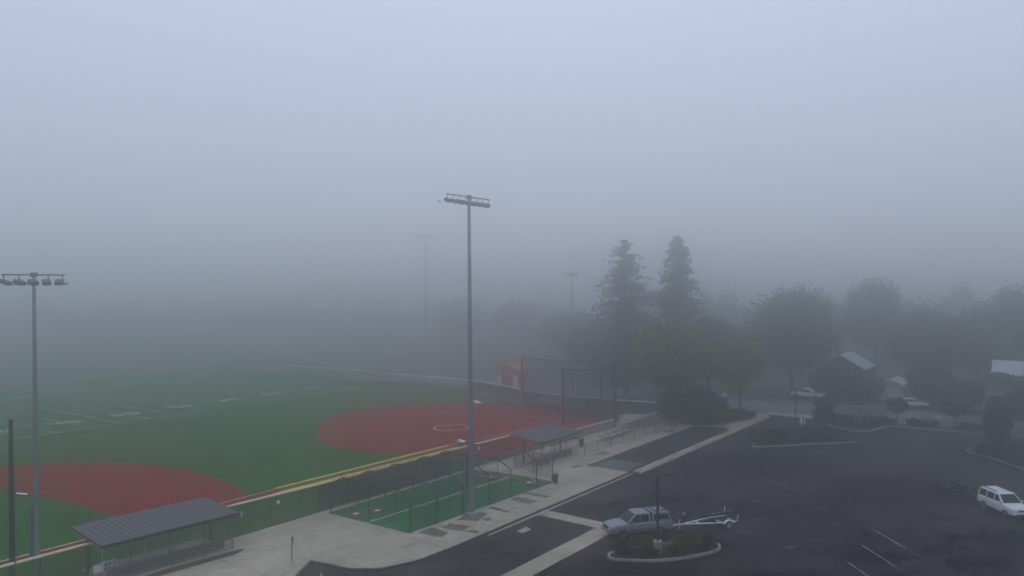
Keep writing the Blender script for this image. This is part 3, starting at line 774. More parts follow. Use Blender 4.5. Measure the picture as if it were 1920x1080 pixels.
def frustum(name, b, t, zb, zt, m, parent, bev=.06, crown=.03):
    """b=(x_rear,x_front,half width), t likewise."""
    mb = MB()
    lo = [(b[0], -b[2], zb), (b[1], -b[2], zb), (b[1], b[2], zb), (b[0], b[2], zb)]
    hi = [(t[0], -t[2], zt), (t[1], -t[2], zt), (t[1], t[2], zt), (t[0], t[2], zt)]
    mb.hexa(lo, hi)
    bmesh.ops.bevel(mb.bm, geom=list(mb.bm.edges), offset=bev, segments=3, affect='EDGES', profile=.55)
    return mb.build(name, m, parent)

def side_window(b, t, zb, zt, xa, xb, za, zc, side, fa=0, fb=0, out=.008):
    """A pane lying on the sloping side of the frustum between bottom x xa..xb and heights za..zc."""
    def y(z): return (b[2]+(t[2]-b[2])*(z-zb)/(zt-zb)+out)*side
    pts = [(xa, za), (xb, za), (xb+fb, zc), (xa+fa, zc)]
    mb = MB()
    inner = [(p[0], y(p[1])-side*.02, p[1]) for p in pts]; outer = [(p[0], y(p[1]), p[1]) for p in pts]
    mb.hexa(inner, outer); return mb

def end_window(b, t, zb, zt, front, inset, za, zc, out=.010):
    i = 1 if front else 0; s = 1 if front else -1
    def X(z): return b[i]+(t[i]-b[i])*(z-zb)/(zt-zb)+s*out
    def Y(z): return b[2]+(t[2]-b[2])*(z-zb)/(zt-zb)-inset
    q = [(X(za), -Y(za), za), (X(za), Y(za), za), (X(zc), Y(zc)*.97, zc), (X(zc), -Y(zc)*.97, zc)]
    mb = MB(); mb.hexa([(p[0]-s*.02, p[1], p[2]) for p in q], q); return mb

def pair(parent, name, m, f):
    for s in (-1, 1): f(s).build(name, m, parent)

# silver pickup with canopy
def silver_pickup():
    t = thing('pickup_truck', 'silver grey pickup truck with a matching bed canopy and roof rack, nose towards the field', 'pickup truck', (56.75, 28.75, LOT), math.atan2(2.10, -2.50))
    st = [(-2.76, .52, 1.06, .84, .0), (-2.68, .46, 1.12, .90, .0), (-1.9, .42, 1.14, .95, .0), (-.9, .40, 1.14, .955, .0), (.4, .40, 1.13, .955, .0), (1.22, .40, 1.12, .95, .03), (1.75, .41, 1.09, .94, .06), (2.3, .43, 1.03, .91, .05), (2.62, .47, .95, .86, .02), (2.74, .55, .82, .80, .0)]
    body = loft('body', st, M['silver'], t)
    cut(body, [(1.63, .40), (-1.63, .40)], .47, .95)
    b, tp = (-.86, 1.32, .90), (-.80, .38, .72)
    frustum('cab_roof', b, tp, 1.10, 1.78, M['silver'], t, .07)
    end_window(b, tp, 1.10, 1.78, True, .09, 1.17, 1.70).build('windshield', M['glass'], t)
    for s in (-1, 1):
        side_window(b, tp, 1.10, 1.78, .16, 1.02, 1.17, 1.66, s, -.02, -.56).build('side_window', M['glass'], t)
        side_window(b, tp, 1.10, 1.78, -.66, .06, 1.17, 1.66, s, .02, -.02).build('side_window', M['glass'], t)
        MB().box((.88, s*1.03, 1.2), (.12, .2, .17), bev=.03).build('mirror', M['silver'], t)
        MB().box((2.60, s*.66, .80), (.2, .34, .18), bev=.04).build('headlight', M['lamp_clear'], t)
        MB().box((2.50, s*.85, .79), (.16, .06, .12), bev=.02).build('turn_lamp', M['lamp_amber'], t)
        MB().box((-2.74, s*.80, .90), (.08, .14, .34), bev=.02).build('tail_lamp', M['lamp_red'], t)
        mb = MB(); mb.box((-.2, s*.955, .62), (2.3, .02, .05)); mb.build('side_trim', M['plastic'], t)
        for x in (-.13, .98):
            MB().box((x, s*.957, .80), (.014, .012, .58)).build('door_seam', M['plastic'], t)
        MB().box((.12, s*.965, .98), (.16, .03, .035), bev=.008).build('door_handle', M['plastic'], t)
    MB().box((0, 0, .35), (4.7, 1.40, .26), bev=.05).build('underbody_shade_box', M['plastic'], t)  # dark chassis box added to deepen the contact shadow below the pickup
    MB().box((2.69, 0, .80), (.12, .95, .20), bev=.03).build('grille', M['plastic'], t)
    MB().box((2.735, 0, .81), (.06, .9, .03)).build('grille_bar', M['chrome'], t)
    MB().box((2.72, 0, .55), (.22, 1.70, .20), bev=.06).build('front_bumper', M['silver'], t)
    MB().box((-2.80, 0, .55), (.18, 1.72, .17), bev=.04).build('rear_bumper', M['chrome'], t)
    # canopy
    cb, ct = (-2.66, -.92, .92), (-2.42, -.94, .78)
    cn = frustum('canopy', cb, ct, 1.13, 1.80, M['silver'], t, .08)
    for s in (-1, 1): side_window(cb, ct, 1.13, 1.80, -2.42, -1.06, 1.27, 1.62, s, .12, -.02).build('canopy_window', M['glass'], cn)
    end_window(cb, ct, 1.13, 1.80, False, .12, 1.25, 1.68).build('canopy_window', M['glass'], cn)
    for s in (-1, 1):
        MB().bar((-2.3, s*.58, 1.86), (-1.08, s*.58, 1.86), .05, .05).build('roof_rail', M['plastic'], cn)
    for x in (-2.2, -1.2): MB().bar((x, -.66, 1.90), (x, .66, 1.90), .06, .04).build('rack_bar', M['plastic'], cn)
    MB().box((-.9, 0, 1.45), (.03, 1.5, .62)).build('cab_gap', M['plastic'], t)
    for x in (1.63, -1.63):
        for s in (-1, 1): wheel(t, x, s*.83, .385, .25)
    t.scale = (.97, 1, 1.07)
    return t
silver_pickup()

def suv():
    t = thing('suv', 'white four door SUV with black roof rails at the right edge of the lot', 'SUV', (79.45, 5.55, LOT), math.atan2(-1.82, -2.40))
    st = [(-2.36, .50, 1.00, .82, .0), (-2.28, .44, 1.08, .90, .0), (-1.4, .40, 1.12, .93, .0), (0, .38, 1.11, .935, .0), (1.0, .38, 1.10, .93, .03), (1.5, .40, 1.08, .92, .05), (2.0, .42, 1.03, .89, .05), (2.25, .46, .96, .83, .02), (2.38, .54, .84, .76, .0)]
    body = loft('body', st, M['suvw'], t)
    cut(body, [(1.44, .39), (-1.42, .39)], .455, .93)
    b, tp = (-2.30, 1.18, .885), (-2.12, .30, .70)
    frustum('cabin', b, tp, 1.08, 1.76, M['suvw'], t, .07)
    end_window(b, tp, 1.08, 1.76, True, .09, 1.15, 1.69).build('windshield', M['glass'], t)
    end_window(b, tp, 1.08, 1.76, False, .12, 1.2, 1.66).build('rear_window', M['glass'], t)
    for s in (-1, 1):
        for xa, xb, fa, fb in ((.02, .90, 0, -.52), (-1.02, -.10, .02, 0), (-2.10, -1.16, .10, .0)):
            side_window(b, tp, 1.08, 1.76, xa, xb, 1.15, 1.63, s, fa, fb).build('side_window', M['glass'], t)
        MB().bar((-1.95, s*.60, 1.83), (-.05, s*.60, 1.82), .05, .05).build('roof_rail', M['plastic'], t)
        MB().box((.80, s*1.0, 1.17), (.12, .2, .16), bev=.03).build('mirror', M['suvw'], t)
        MB().box((2.22, s*.62, .84), (.24, .34, .17), bev=.04).build('headlight', M['lamp_clear'], t)
        MB().box((-2.30, s*.82, 1.1), (.08, .12, .42), bev=.02).build('tail_lamp', M['lamp_red'], t)
        for x in (-.05, -1.07): MB().box((x, s*.936, .78), (.012, .012, .6)).build('door_seam', M['plastic'], t)
        for x in (.12, -.9): MB().box((x, s*.945, .97), (.16, .03, .035), bev=.008).build('door_handle', M['suvw'], t)
    MB().box((0, 0, .33), (4.1, 1.36, .26), bev=.05).build('underbody_shade_box', M['plastic'], t)  # added dark block, keeps light from the ground under the SUV
    MB().box((2.33, 0, .80), (.10, .82, .17), bev=.03).build('grille', M['plastic'], t)
    MB().box((2.34, 0, .58), (.16, 1.56, .17), bev=.05).build('front_bumper', M['suvw'], t)
    MB().box((2.40, 0, .55), (.06, 1.0, .09), bev=.02).build('air_intake', M['plastic'], t)
    MB().box((-2.40, 0, .56), (.16, 1.64, .2), bev=.05).build('rear_bumper', M['suvw'], t)
    for x in (1.44, -1.42):
        for s in (-1, 1): wheel(t, x, s*.80, .375, .25)
    t.scale = (1, 1, 1.05)
    return t
suv()

def white_pickup(label, loc, rz):
    t = thing('pickup_truck', label, 'pickup truck', loc, rz)
    st = [(-2.7, .52, 1.02, .85, .0), (-2.6, .46, 1.08, .92, .0), (-1.0, .42, 1.10, .95, .0), (.3, .42, 1.10, .95, .0), (1.15, .42, 1.10, .95, .03), (1.8, .43, 1.08, .93, .05), (2.4, .46, 1.0, .90, .03), (2.66, .55, .86, .82, .0)]
    body = loft('body', st, M['suvw'], t); cut(body, [(1.62, .39), (-1.66, .39)], .46, .95)
    MB().box((-1.78, 0, 1.10), (1.6, 1.6, .03)).build('bed_floor', M['plastic'], t)
    b, tp = (-.86, 1.22, .90), (-.70, .42, .74)
    frustum('cabin', b, tp, 1.08, 1.78, M['suvw'], t, .06)
    end_window(b, tp, 1.08, 1.78, True, .09, 1.15, 1.70).build('windshield', M['glass'], t)
    for s in (-1, 1):
        side_window(b, tp, 1.08, 1.78, .20, .98, 1.15, 1.66, s, -.02, -.5).build('side_window', M['glass'], t)
        side_window(b, tp, 1.08, 1.78, -.66, .08, 1.15, 1.66, s, .05, -.02).build('side_window', M['glass'], t)
        MB().bar((-2.55, s*.86, 1.13), (-.95, s*.86, 1.13), .08, .06).build('bed_rail', M['suvw'], t)
    MB().box((-2.64, 0, 1.08), (.06, 1.6, .12)).build('tailgate', M['suvw'], t)
    MB().box((2.62, 0, .82), (.1, 1.1, .2), bev=.03).build('grille', M['plastic'], t)
    for x in (1.62, -1.66):
        for s in (-1, 1): wheel(t, x, s*.83, .38, .25)
    return t
white_pickup('white pickup truck parked side-on across the street under the round tree', (139.6, 38.3, -.05), PI/2-.10)
def pale_car():
    t = thing('parked_car', 'pale low car parked beside the white garage', 'car', (138.6, 21.8, -.05), -PI/2+.2)
    st = [(-2.2, .45, .85, .75, .0), (-2.05, .36, .93, .84, .0), (0, .34, .95, .87, .0), (1.0, .34, .92, .87, .02), (1.7, .36, .84, .84, .03), (2.15, .44, .68, .74, .0)]
    body = loft('body', st, M['suvw'], t); cut(body, [(1.3, .33), (-1.3, .33)], .38, .87)
    b, tp = (-1.75, .95, .82), (-1.2, .15, .62)
    frustum('cabin', b, tp, .92, 1.42, M['suvw'], t, .06)
    end_window(b, tp, .92, 1.42, True, .09, .98, 1.36).build('windshield', M['glass'], t)
    end_window(b, tp, .92, 1.42, False, .09, .98, 1.36).build('rear_window', M['glass'], t)
    for s in (-1, 1): side_window(b, tp, .92, 1.42, -1.3, .68, .98, 1.34, s, .3, -.45).build('side_window', M['glass'], t)
    for x in (1.3, -1.3):
        for s in (-1, 1): wheel(t, x, s*.74, .32, .21)
pale_car()

def trailer(label, loc, rz, mfr, mrim, black):
    """Boat trailer: +x towards the coupler at x=0, axle at x=-4.9."""
    t = thing('boat_trailer', label, 'boat trailer', loc, rz)
    fr = MB()
    fr.bar((.1, 0, .50), (-1.5, 0, .50), .10, .12)
    for s in (-1, 1):
        fr.path([(-1.15, s*.06, .50), (-4.0, s*.78, .52), (-5.45, s*.82, .52)], .058, 8)
    for x, w in ((-2.4, .34), (-4.2, .78), (-5.35, .82)): fr.bar((x, -w, .47), (x, w, .47), .09, .09)
    fr.build('frame', mfr, t)
    MB().box((.12, 0, .53), (.26, .13, .12), bev=.03).build('coupler', M['plastic'], t)
    MB().bar((-4.6, -.98, .36), (-4.6, .98, .36), .08, .08).build('axle', M['plastic'], t)
    ws = MB().bar((-1.05, 0, .52), (-1.25, 0, 1.20), .09, .09).build('winch_post', M['plastic'] if not black else M['blackm'], t)
    MB().box((-1.2, 0, 1.12), (.30, .24, .26), bev=.05).build('winch', M['plastic'], ws)
    MB().bar((-1.25, 0, 1.25), (-1.05, .0, 1.42), .07, .05).build('bow_stop', mfr, ws)
    jk = MB().tube((-.62, .20, .14), (-.62, .20, .98), .045, n=8).build('jack', mfr, t)
    MB().lathe([(.10, -.03), (.10, .03)], (-.62, .20, .10), 'Y', 12).build('jack_wheel', M['rubber'], jk)
    for s in (-1, 1):
        MB().bar((-3.3, s*.46, .80), (-5.6, s*.50, .88), .24, .13).build('bunk', M['blackm'], t)
        sp = MB()
        for x in (-3.8, -5.2): sp.bar((x, s*.47, .50), (x, s*.48, .80), .05, .05)
        sp.build('bunk_post', mfr, t)
        gp = MB().tube((-5.5, s*.92, .55), (-5.55, s*.96, 1.28 if s < 0 else 1.05), .035, n=8).build('guide_post', mfr, t)
        wheel(t, -4.6, s*1.02, .33, .19, mrim)
        f = MB()
        for k in range(6):
            a0, a1 = R(20+k*23.3), R(20+(k+1)*23.3)
            f.hexa([(-4.6+.40*math.cos(a), s*1.02+o, .33+.40*math.sin(a)) for a, o in ((a0, -.13), (a1, -.13), (a1, .13), (a0, .13))],
                   [(-4.6+.425*math.cos(a), s*1.02+o, .33+.425*math.sin(a)) for a, o in ((a0, -.13), (a1, -.13), (a1, .13), (a0, .13))])
        f.build('fender', mfr, t)
        MB().box((-5.5, s*.80, .62), (.06, .22, .10)).build('tail_lamp', M['lamp_red'], t)
    return t
ang = math.atan2(2.10, -2.50)
hx, hy = 56.75-2.92*math.cos(ang), 28.75-2.92*math.sin(ang)
trailer('empty white boat trailer with white wheels hitched behind the silver pickup', (hx, hy, LOT), ang+.06, M['white'], M['white'], False)
ang2 = math.atan2(-1.82, -2.40)
trailer('empty black boat trailer hitched behind the white SUV', (79.45-2.55*math.cos(ang2), 5.55-2.55*math.sin(ang2), LOT), ang2+.08, M['blackm'], M['plastic'], True)

# ------------------------------------------------------------------ lot lamps, signs, bin
def lot_lamp(label, loc, h, rz, base_h):
    t = thing('parking_lamp', label, 'lamp post', loc, rz, 'parking lot lamp posts')
    MB().lathe([(.34, -.15), (.34, base_h-.05), (.30, base_h)], (0, 0, 0), 'Z', 18).build('concrete_base', M['kerbc'], t)
    MB().box((0, 0, (base_h+h)/2), (.14, .14, h-base_h), bev=.015).build('pole', M['blackm'], t)
    MB().bar((-.75, 0, h), (.75, 0, h), .07, .07).build('arm', M['blackm'], t)
    for s in (-1, 1):
        lh = MB().box((s*.78, 0, h+.02), (.62, .34, .10), bev=.035).build('lamp_head', M['blackm'], t)
        MB().box((s*.78, 0, h-.036), (.42, .26, .014)).build('lens', M['lens'], lh)
    return t
lot_lamp('black twin head parking lamp on a round concrete base beside the silver pickup', (53.3, 25.35, 0), 5.75, CA+.35, .95)
lot_lamp('black parking lamp standing in the planted island in mid lot', (102.9, 29.75, 0), 6.0, CA+1.3, .5)
t = thing('parking_sign', 'blue accessible parking sign on a thin dark post on the plaza', 'sign', (36.8, 46.0, 0), -2.75)
MB().tube((0, 0, 0), (0, 0, 1.86), .035, n=8).build('post', M['darkp'], t)
pl = MB().box((0, .05, 1.62), (.31, .02, .46), bev=.006).build('plate', M['blue'], t)
mb = MB(); mb.lathe([(.035, 0), (.035, .004)], (0, .061, 1.76), 'Y', 10)
mb.bar((0, .063, 1.72), (0, .063, 1.60), .03, .006); mb.bar((0, .063, 1.60), (.08, .063, 1.58), .03, .006); mb.bar((.08, .063, 1.58), (.10, .063, 1.49), .03, .006)
for k in range(10):
    a0, a1 = R(110+k*25), R(110+(k+1)*25)
    mb.bar((.08*math.cos(a0), .063, 1.56+.08*math.sin(a0)), (.08*math.cos(a1), .063, 1.56+.08*math.sin(a1)), .018, .006)
mb.build('wheelchair_symbol', M['board'], pl)
t = thing('entrance_sign', 'white upright sign with a blue band standing beside the mid-lot island', 'sign', (109.4, 30.7, LOT), CA)
for x in (-.3, .3): MB().tube((x, 0, 0), (x, 0, 2.0), .035, n=8).build('post', M['white'], t)
MB().box((0, -.03, 1.25), (.72, .03, 1.45), bev=.01).build('panel', M['board'], t)
MB().box((.1, -.05, 1.35), (.15, .008, 1.1)).build('blue_band', M['blue'], t)
t = thing('trash_can', 'black trash can against the post at the end of the batting cage', 'trash can', (66.6, 42.75, 0))
MB().lathe([(.25, 0), (.31, .78), (.33, .84), (.30, .86)], (0, 0, 0), 'Z', 18).build('bin', M['blackm'], t)
MB().lathe([(.34, .84), (.33, .90), (.20, .96)], (0, 0, 0), 'Z', 18).build('lid', M['plastic'], t)
t = thing('gate_post', 'dark gate post behind the trash can with a white strip on it', 'post', (67.25, 43.45, 0))
MB().tube((0, 0, 0), (0, 0, 2.3), .05, n=10).build('post', M['blackm'], t)
MB().box((-.10, .05, 1.3), (.05, .05, 1.7)).build('white_strip', M['board'], t)
t = thing('trash_can', 'dark bin standing on the plaza beside the far dugout', 'trash can', (83.2, 49.6, 0))
MB().lathe([(.27, 0), (.33, .85), (.34, .95), (.2, 1.05)], (0, 0, 0), 'Z', 16).build('bin', M['blackm'], t)
t = thing('bollard', 'black post box on the walkway under the tree trunk', 'bollard', (102.4, 46.6, 0), .3)
MB().box((0, 0, .45), (.5, .4, .9), bev=.05).build('bin', M['blackm'], t)
MB().box((0, 0, .93), (.56, .46, .06), bev=.02).build('lid', M['plastic'], t)

# ------------------------------------------------------------------ buildings
def gable_house(name, label, cat, loc, rz, w, d, h, rise, wall, roof, openings, over=.4):
    """w across the ridge (local x), d along the ridge (local y); front gable at y=0."""
    t = thing(name, label, cat, loc, rz)
    mb = MB()
    f = [(-w/2, 0), (w/2, 0), (w/2, h), (0, h+rise), (-w/2, h)]
    mb.hexa([(x, 0, z) for x, z in f], [(x, d, z) for x, z in f]); mb.build('wall', wall, t)
    for s in (-1, 1):
        k = rise/(w/2); xo = w/2+over; zo = h-over*k
        mb = MB(); mb.hexa([(0, -over, h+rise+.03), (s*xo, -over, zo+.03), (s*xo, d+over, zo+.03), (0, d+over, h+rise+.03)],
                           [(0, -over, h+rise+.15), (s*xo, -over, zo+.15), (s*xo, d+over, zo+.15), (0, d+over, h+rise+.15)])
        mb.build('roof', roof, t)
    for nm, x, z, ww, hh, m in openings:
        o = MB().box((x, -.03, z+hh/2), (ww, .06, hh), bev=.01).build(nm, m, t)
        if nm == 'window': MB().box((x, -.075, z+hh/2), (ww-.14, .03, hh-.14)).build('pane', M['glass'], o)
        if nm == 'garage_door':
            g = MB()
            for k in range(1, 4): g.box((x, -.066, z+hh*k/4), (ww-.1, .012, .03))
            g.build('panel_joint', M['galvd'], o)
    return t
EAST = -PI/2   # local +y -> world +X (away), front faces the camera
gable_house('house', 'house with a pale metal roof half hidden behind the round tree', 'house', (146.5, 34.6, 0), EAST, 7.6, 8, 4.8, 2.2, M['wallb'], M['palem'], [('window', -2, 1.0, 1.2, 1.2, M['door']), ('window', 2.2, 1.0, 1.4, 1.2, M['door']), ('door', 0, 0, 1.0, 2.1, M['door'])])
gable_house('garage', 'small pale garage with a white door facing the street', 'garage', (144.0, 26.0, 0), EAST, 4.0, 6, 2.45, .95, M['wallw'], M['wallw'], [('garage_door', 0, 0, 2.9, 2.05, M['door'])], .3)
gable_house('house', 'house at the right edge with a pale metal roof above dark walls', 'house', (154, 11.9, 0), PI, 6.0, 3.7, 4.5, 2.0, M['wallg'], M['palem'], [('window', -2.4, 1.1, 1.4, 1.2, M['door']), ('window', 2.4, 1.1, 1.4, 1.2, M['door'])])
gable_house('house', 'pale walled bungalow behind the right street trees', 'house', (139.5, 11.2, 0), EAST, 6.0, 8, 2.4, 1.3, M['wallw'], M['shingle'], [('window', -1.8, .9, 1.5, 1.1, M['door']), ('door', .8, 0, 1, 2.05, M['wallb'])])
gable_house('shed', 'small red shed with white doors seen faintly beyond the field', 'shed', (125.6, 91.6, 0), EAST, 5.4, 4, 3.1, 1.2, M['redw'], M['redw'], [('door', -2.0, 0, 1.2, 2.1, M['door']), ('door', 2.0, 0, 1.0, 2.1, M['door'])])
gable_house('shelter', 'low shelter with a pale roof behind the dark bushes', 'shelter', (115.0, 47.2, 0), EAST, 4.6, 4, 2.4, .6, M['wallg'], M['palem'], [('door', 0, 0, 1.0, 2.0, M['wallb'])])

# ------------------------------------------------------------------ vegetation
import numpy as np
def quads(name, cen, size, m, parent, rs, flat=0.0, drop=None):
    """One mesh of small leaf sprays centred at cen (N,3), facing every way."""
    n = len(cen)
    a = rs.normal(size=(n, 3)); a[:, 2] *= (1-flat); a /= np.linalg.norm(a, axis=1)[:, None]
    h = rs.normal(size=(n, 3)); b = np.cross(a, h); b /= np.linalg.norm(b, axis=1)[:, None]
    s = size*rs.uniform(.55, 1.35, n)[:, None]
    v = np.empty((n, 4, 3)); v[:, 0] = cen-a*s; v[:, 1] = cen+b*s*.55; v[:, 2] = cen+a*s; v[:, 3] = cen-b*s*.55
    me = bpy.data.meshes.new(name)
    me.from_pydata(v.reshape(-1, 3).tolist(), [], np.arange(n*4).reshape(n, 4).tolist()); me.update()
    me.materials.append(m)
    o = bpy.data.objects.new(name, me); col.objects.link(o)
    if parent is not None: o.parent = parent
    return o

def clumpy(rs, rx, ry, z0, z1, nclump, per, shape='round', tight=.24):
    """Leaf centres gathered into clumps near the surface of the crown."""
    out = []
    cz, hz = (z0+z1)/2, (z1-z0)/2
    for _ in range(nclump):
        d = rs.normal(size=3); d /= np.linalg.norm(d)
        k = rs.uniform(.45, 1.0)**.6
        if shape == 'column':
            zz = rs.uniform(-1, 1); w = math.sqrt(max(0, 1-abs(zz)**2.6)); c = np.array([d[0]*rx*w*k, d[1]*ry*w*k, cz+zz*hz])
        else:
            c = np.array([d[0]*rx*k, d[1]*ry*k, cz+d[2]*hz*k])
            if d[2] < -.35: c[2] += hz*.25
        sp = tight*min(rx, hz)*rs.uniform(.6, 1.25)
        out.append(c+np.clip(rs.normal(size=(per, 3)), -1.7, 1.7)*sp*np.array([1, 1, .72]))
    return np.concatenate(out)

def trunk(parent, h, r, limbs, spread, rs, m=None):
    mb = MB(); mb.tube((0, 0, -.1), (rs.uniform(-.1, .1), 0, h), r, r*.6, 9)
    for k in range(limbs):
        a = 2*PI*k/limbs+rs.uniform(-.4, .4); L = spread*rs.uniform(.7, 1.1)
        p = Vector((0, 0, h*rs.uniform(.7, 1.0))); q = p+Vector((math.cos(a)*L*.6, math.sin(a)*L*.6, L*.8)); e = q+Vector((math.cos(a)*L*.4, math.sin(a)*L*.4, L*.7))
        mb.tube(p, q, r*.45, r*.28, 6); mb.tube(q, e, r*.28, r*.08, 5)
    return mb.build('trunk', m or M['bark'], parent)

def broad_tree(name, label, loc, h, rad, base, leaf, seed, n=70, per=85, size=.34, shape='round', group=None, cat='tree', tr=None):
    rs = np.random.RandomState(seed)
    t = thing(name, label, cat, loc, 0, group)
    trunk(t, base+(h-base)*.3, tr or max(.05, h*.018), 6 if h > 5 else 4, (h-base)*.32, rs)
    if h > 5: n, per, size = int(n*2.2), int(per*1.3), size*.68
    quads('crown', clumpy(rs, rad*.86, rad*.86, base, h-.6, n, per, shape), size, leaf, t, rs)
    return t

def conifer(name, label, loc, h, rad, seed, bare=.08, group=None, n=60, ragged=.3):
    rs = np.random.RandomState(seed); t = thing(name, label, 'tree', loc, 0, group)
    mb = MB(); mb.tube((0, 0, -.1), (0, 0, h*.97), h*.014, .03, 9)
    pts = []
    for k in range(n):
        f = (k+.5)/n; z = h*(bare+(1-bare)*f); prof = (1-f)**.5*(.55+.45*min(1, f/.16))
        for j in range(int(5+5*(1-f))):
            a = rs.uniform(0, 2*PI); L = max(.25, rad*prof*rs.uniform(1-ragged, 1+ragged*.55))
            e = Vector((math.cos(a)*L, math.sin(a)*L, -L*.22+.10*L*L/rad))
            if j < 3: mb.tube((0, 0, z), (e.x*.8, e.y*.8, z+e.z*.8), .05, .015, 4, False)
            m_ = int(20+34*L/rad)
            tt = rs.uniform(.12, 1.05, m_)[:, None]
            p = np.array([[0, 0, z]])+tt*np.array([[e.x, e.y, e.z]])+rs.normal(size=(m_, 3))*np.array([.16, .16, .13])*(.6+L*.28)
            pts.append(p)
    mb.build('trunk', M['bark'], t)
    quads('crown', np.concatenate(pts), .27, M['l_conifer'], t, rs, .45)
    return t
conifer('conifer_tree', 'broad tall conifer in the fog, left of the pair behind the backstop', (125.9, 65.7, 0), 27.6, 7.6, 3, ragged=.62)
conifer('conifer_tree', 'slender pointed conifer in the fog, right of the pair', (130.7, 58.0, 0), 28.1, 6.2, 5, ragged=.42)
broad_tree('leafy_tree', 'light green tree in front of the conifers over the dark bushes', (103.4, 47.0, 0), 14.8, 4.6, 4.4, M['l_green'], 11, 80, 90, .34)
broad_tree('leafy_tree', 'light green street tree right of the conifers on a thin trunk', (116.0, 41.6, 0), 11.6, 3.4, 3.4, M['l_green'], 12, 60, 80, .32)
broad_tree('round_tree', 'large round topped dark tree above the white parked pickup', (146.5, 43.0, 0), 18.2, 7.5, 2.6, M['l_mid'], 13, 130, 110, .36)
broad_tree('leafy_tree', 'mid green tree beside the conifers, filling the gap to their right', (128.5, 51.5, 0), 14.5, 4.2, 2.6, M['l_mid'], 14, 70, 80, .36)
# trees rising behind the houses on the right, each with its own crown
bt = [('tall dark tree far behind the houses, right of the round topped tree', 177, 35, 20.5, 6.0, 'l_dark', 'r'), ('broad dark tree behind the garage roof', 160, 23, 14.5, 6.4, 'l_dark', 'r'),
      ('wide dark tree behind the bungalow, lower than its neighbours', 166, 15.5, 14.5, 6.4, 'l_mid', 'r'), ('tall dark tree at the right edge behind the pale roof', 172, 8.5, 19.5, 7.5, 'l_dark', 'r'),
      ('dark bushy tree between the metal roofed house and the garage', 141.6, 32.0, 5.0, 2.9, 'l_dark', 'r'), ('dark spreading tree in the yard right of the garage', 142.4, 19.5, 6.3, 4.2, 'l_dark', 'r'),
      ('mid green yard tree in front of the right-hand houses', 137.5, 15.0, 5.0, 3.0, 'l_mid', 'r'), ('dark yard tree below the pale roof at the right edge', 134, 7.0, 4.3, 2.2, 'l_dark', 'r'),
      ('dark tree at the far right edge behind the planted island', 122.5, 5.4, 6.4, 2.3, 'l_dark', 'r'), ('dark bushy tree left of the round topped tree', 143, 52, 12.0, 4.2, 'l_mid', 'r'),
      ('low dark bush tree below the left end of the pale house roof', 143.2, 36.2, 5.2, 2.4, 'l_dark', 'r'), ('low green bush tree between the house and the garage', 143.0, 29.2, 4.4, 2.0, 'l_mid', 'r'),
      ('dark bush tree in front of the right-edge house', 148.5, 11.0, 5.3, 2.6, 'l_dark', 'r'), ('dark bush tree at the right-edge house wall, beside its corner', 148.0, 7.4, 5.0, 2.4, 'l_mid', 'r')]
for i, (lab, u, v, h, rad, lm, k) in enumerate(bt):
    if k == 'c': conifer('conifer_tree', lab, (u, v, -.05), h, rad, 40+i, ragged=.4)
    else: broad_tree('leafy_tree', lab, (u, v, -.05), h, rad, max(.6, h*.16), M[lm], 40+i, 75, 80, .36)
# fog-dimmed trees beyond the field, left of the conifers
fogt = [('dim tree in the fog just left of the conifers', 146, 84, 11.5, 5.2), ('dim low tree in the fog behind the red shed', 192, 122, 12.0, 6.5), ('dim tree in the fog right of the red shed', 172, 103, 13.0, 5.6),
        ('barely visible tree in the fog behind the tall grey floodlight pole', 220, 157, 15.0, 8.0), ('barely visible tree in the fog left of the tall grey floodlight pole', 214, 176, 16.0, 8.0)]
for i, (lab, u, v, h, rad) in enumerate(fogt):
    broad_tree('leafy_tree', lab, (u, v, -.1), h, rad, 1.0, M['l_mid'], 70+i, 75, 75, .40)
# far wood: one mass
rs = np.random.RandomState(99); cl = []
for k in range(130):
    a = k/129; u = 110+215*a+rs.uniform(-6, 6); v = 400-215*a**1.3+rs.uniform(-18, 18)
    h = rs.choice([8, 11, 14, 18])*rs.uniform(.8, 1.15); r_ = h*rs.uniform(.30, .45)
    cl.append(clumpy(rs, r_*.8, r_*.8, .3, h*.9, 34, 26, tight=.3)+np.array([u, v, 0]))
for k in range(50):
    u = 225+rs.uniform(-12, 25); v = 120-150*k/50+rs.uniform(-6, 6); h = rs.uniform(12, 22); r_ = rs.uniform(3.5, 6)
    cl.append(clumpy(rs, r_*.8, r_*.8, .5, h*.9, 34, 26, tight=.3)+np.array([u, v, 0]))
o = quads('far_wood', np.concatenate(cl), .55, M['l_mid'], None, rs)
tag(o, 'far line of trees almost lost in the fog beyond field and houses', 'wood', kind='stuff')

# young trees round the lot
broad_tree('columnar_tree', 'narrow upright young tree beside the mid-lot island', (112.3, 28.6, -.0), 4.5, 1.35, .7, M['l_mid'], 21, 60, 60, .17, 'column')
broad_tree('columnar_tree', 'dense upright tree near the right edge of the lot', (112.6, 8.5, -.0), 6.0, 1.6, .5, M['l_mid'], 22, 90, 70, .19, 'column')
broad_tree('young_tree', 'small round headed street tree in front of the garage', (120.6, 21.0, -.0), 4.2, 1.35, 1.5, M['l_dark'], 23, 50, 60, .17)
broad_tree('young_tree', 'small spreading street tree right of the garage', (121.6, 14.2, -.0), 4.0, 1.7, 1.55, M['l_dark'], 24, 50, 60, .18)
t = thing('red_sapling', 'small red leaved sapling with a pink trunk guard among the shrubs', 'sapling', (120.2, 25.7, 0))
rs = np.random.RandomState(31); quads('crown', clumpy(rs, .28, .28, .95, 1.85, 12, 30), .09, M['l_red'], t, rs)
MB().tube((0, 0, 0), (0, 0, 1.3), .03, .02, 6).build('trunk', M['bark'], t)
MB().tube((0, 0, .0), (0, 0, .75), .11, .10, 10).build('trunk_guard', M['guard'], t)

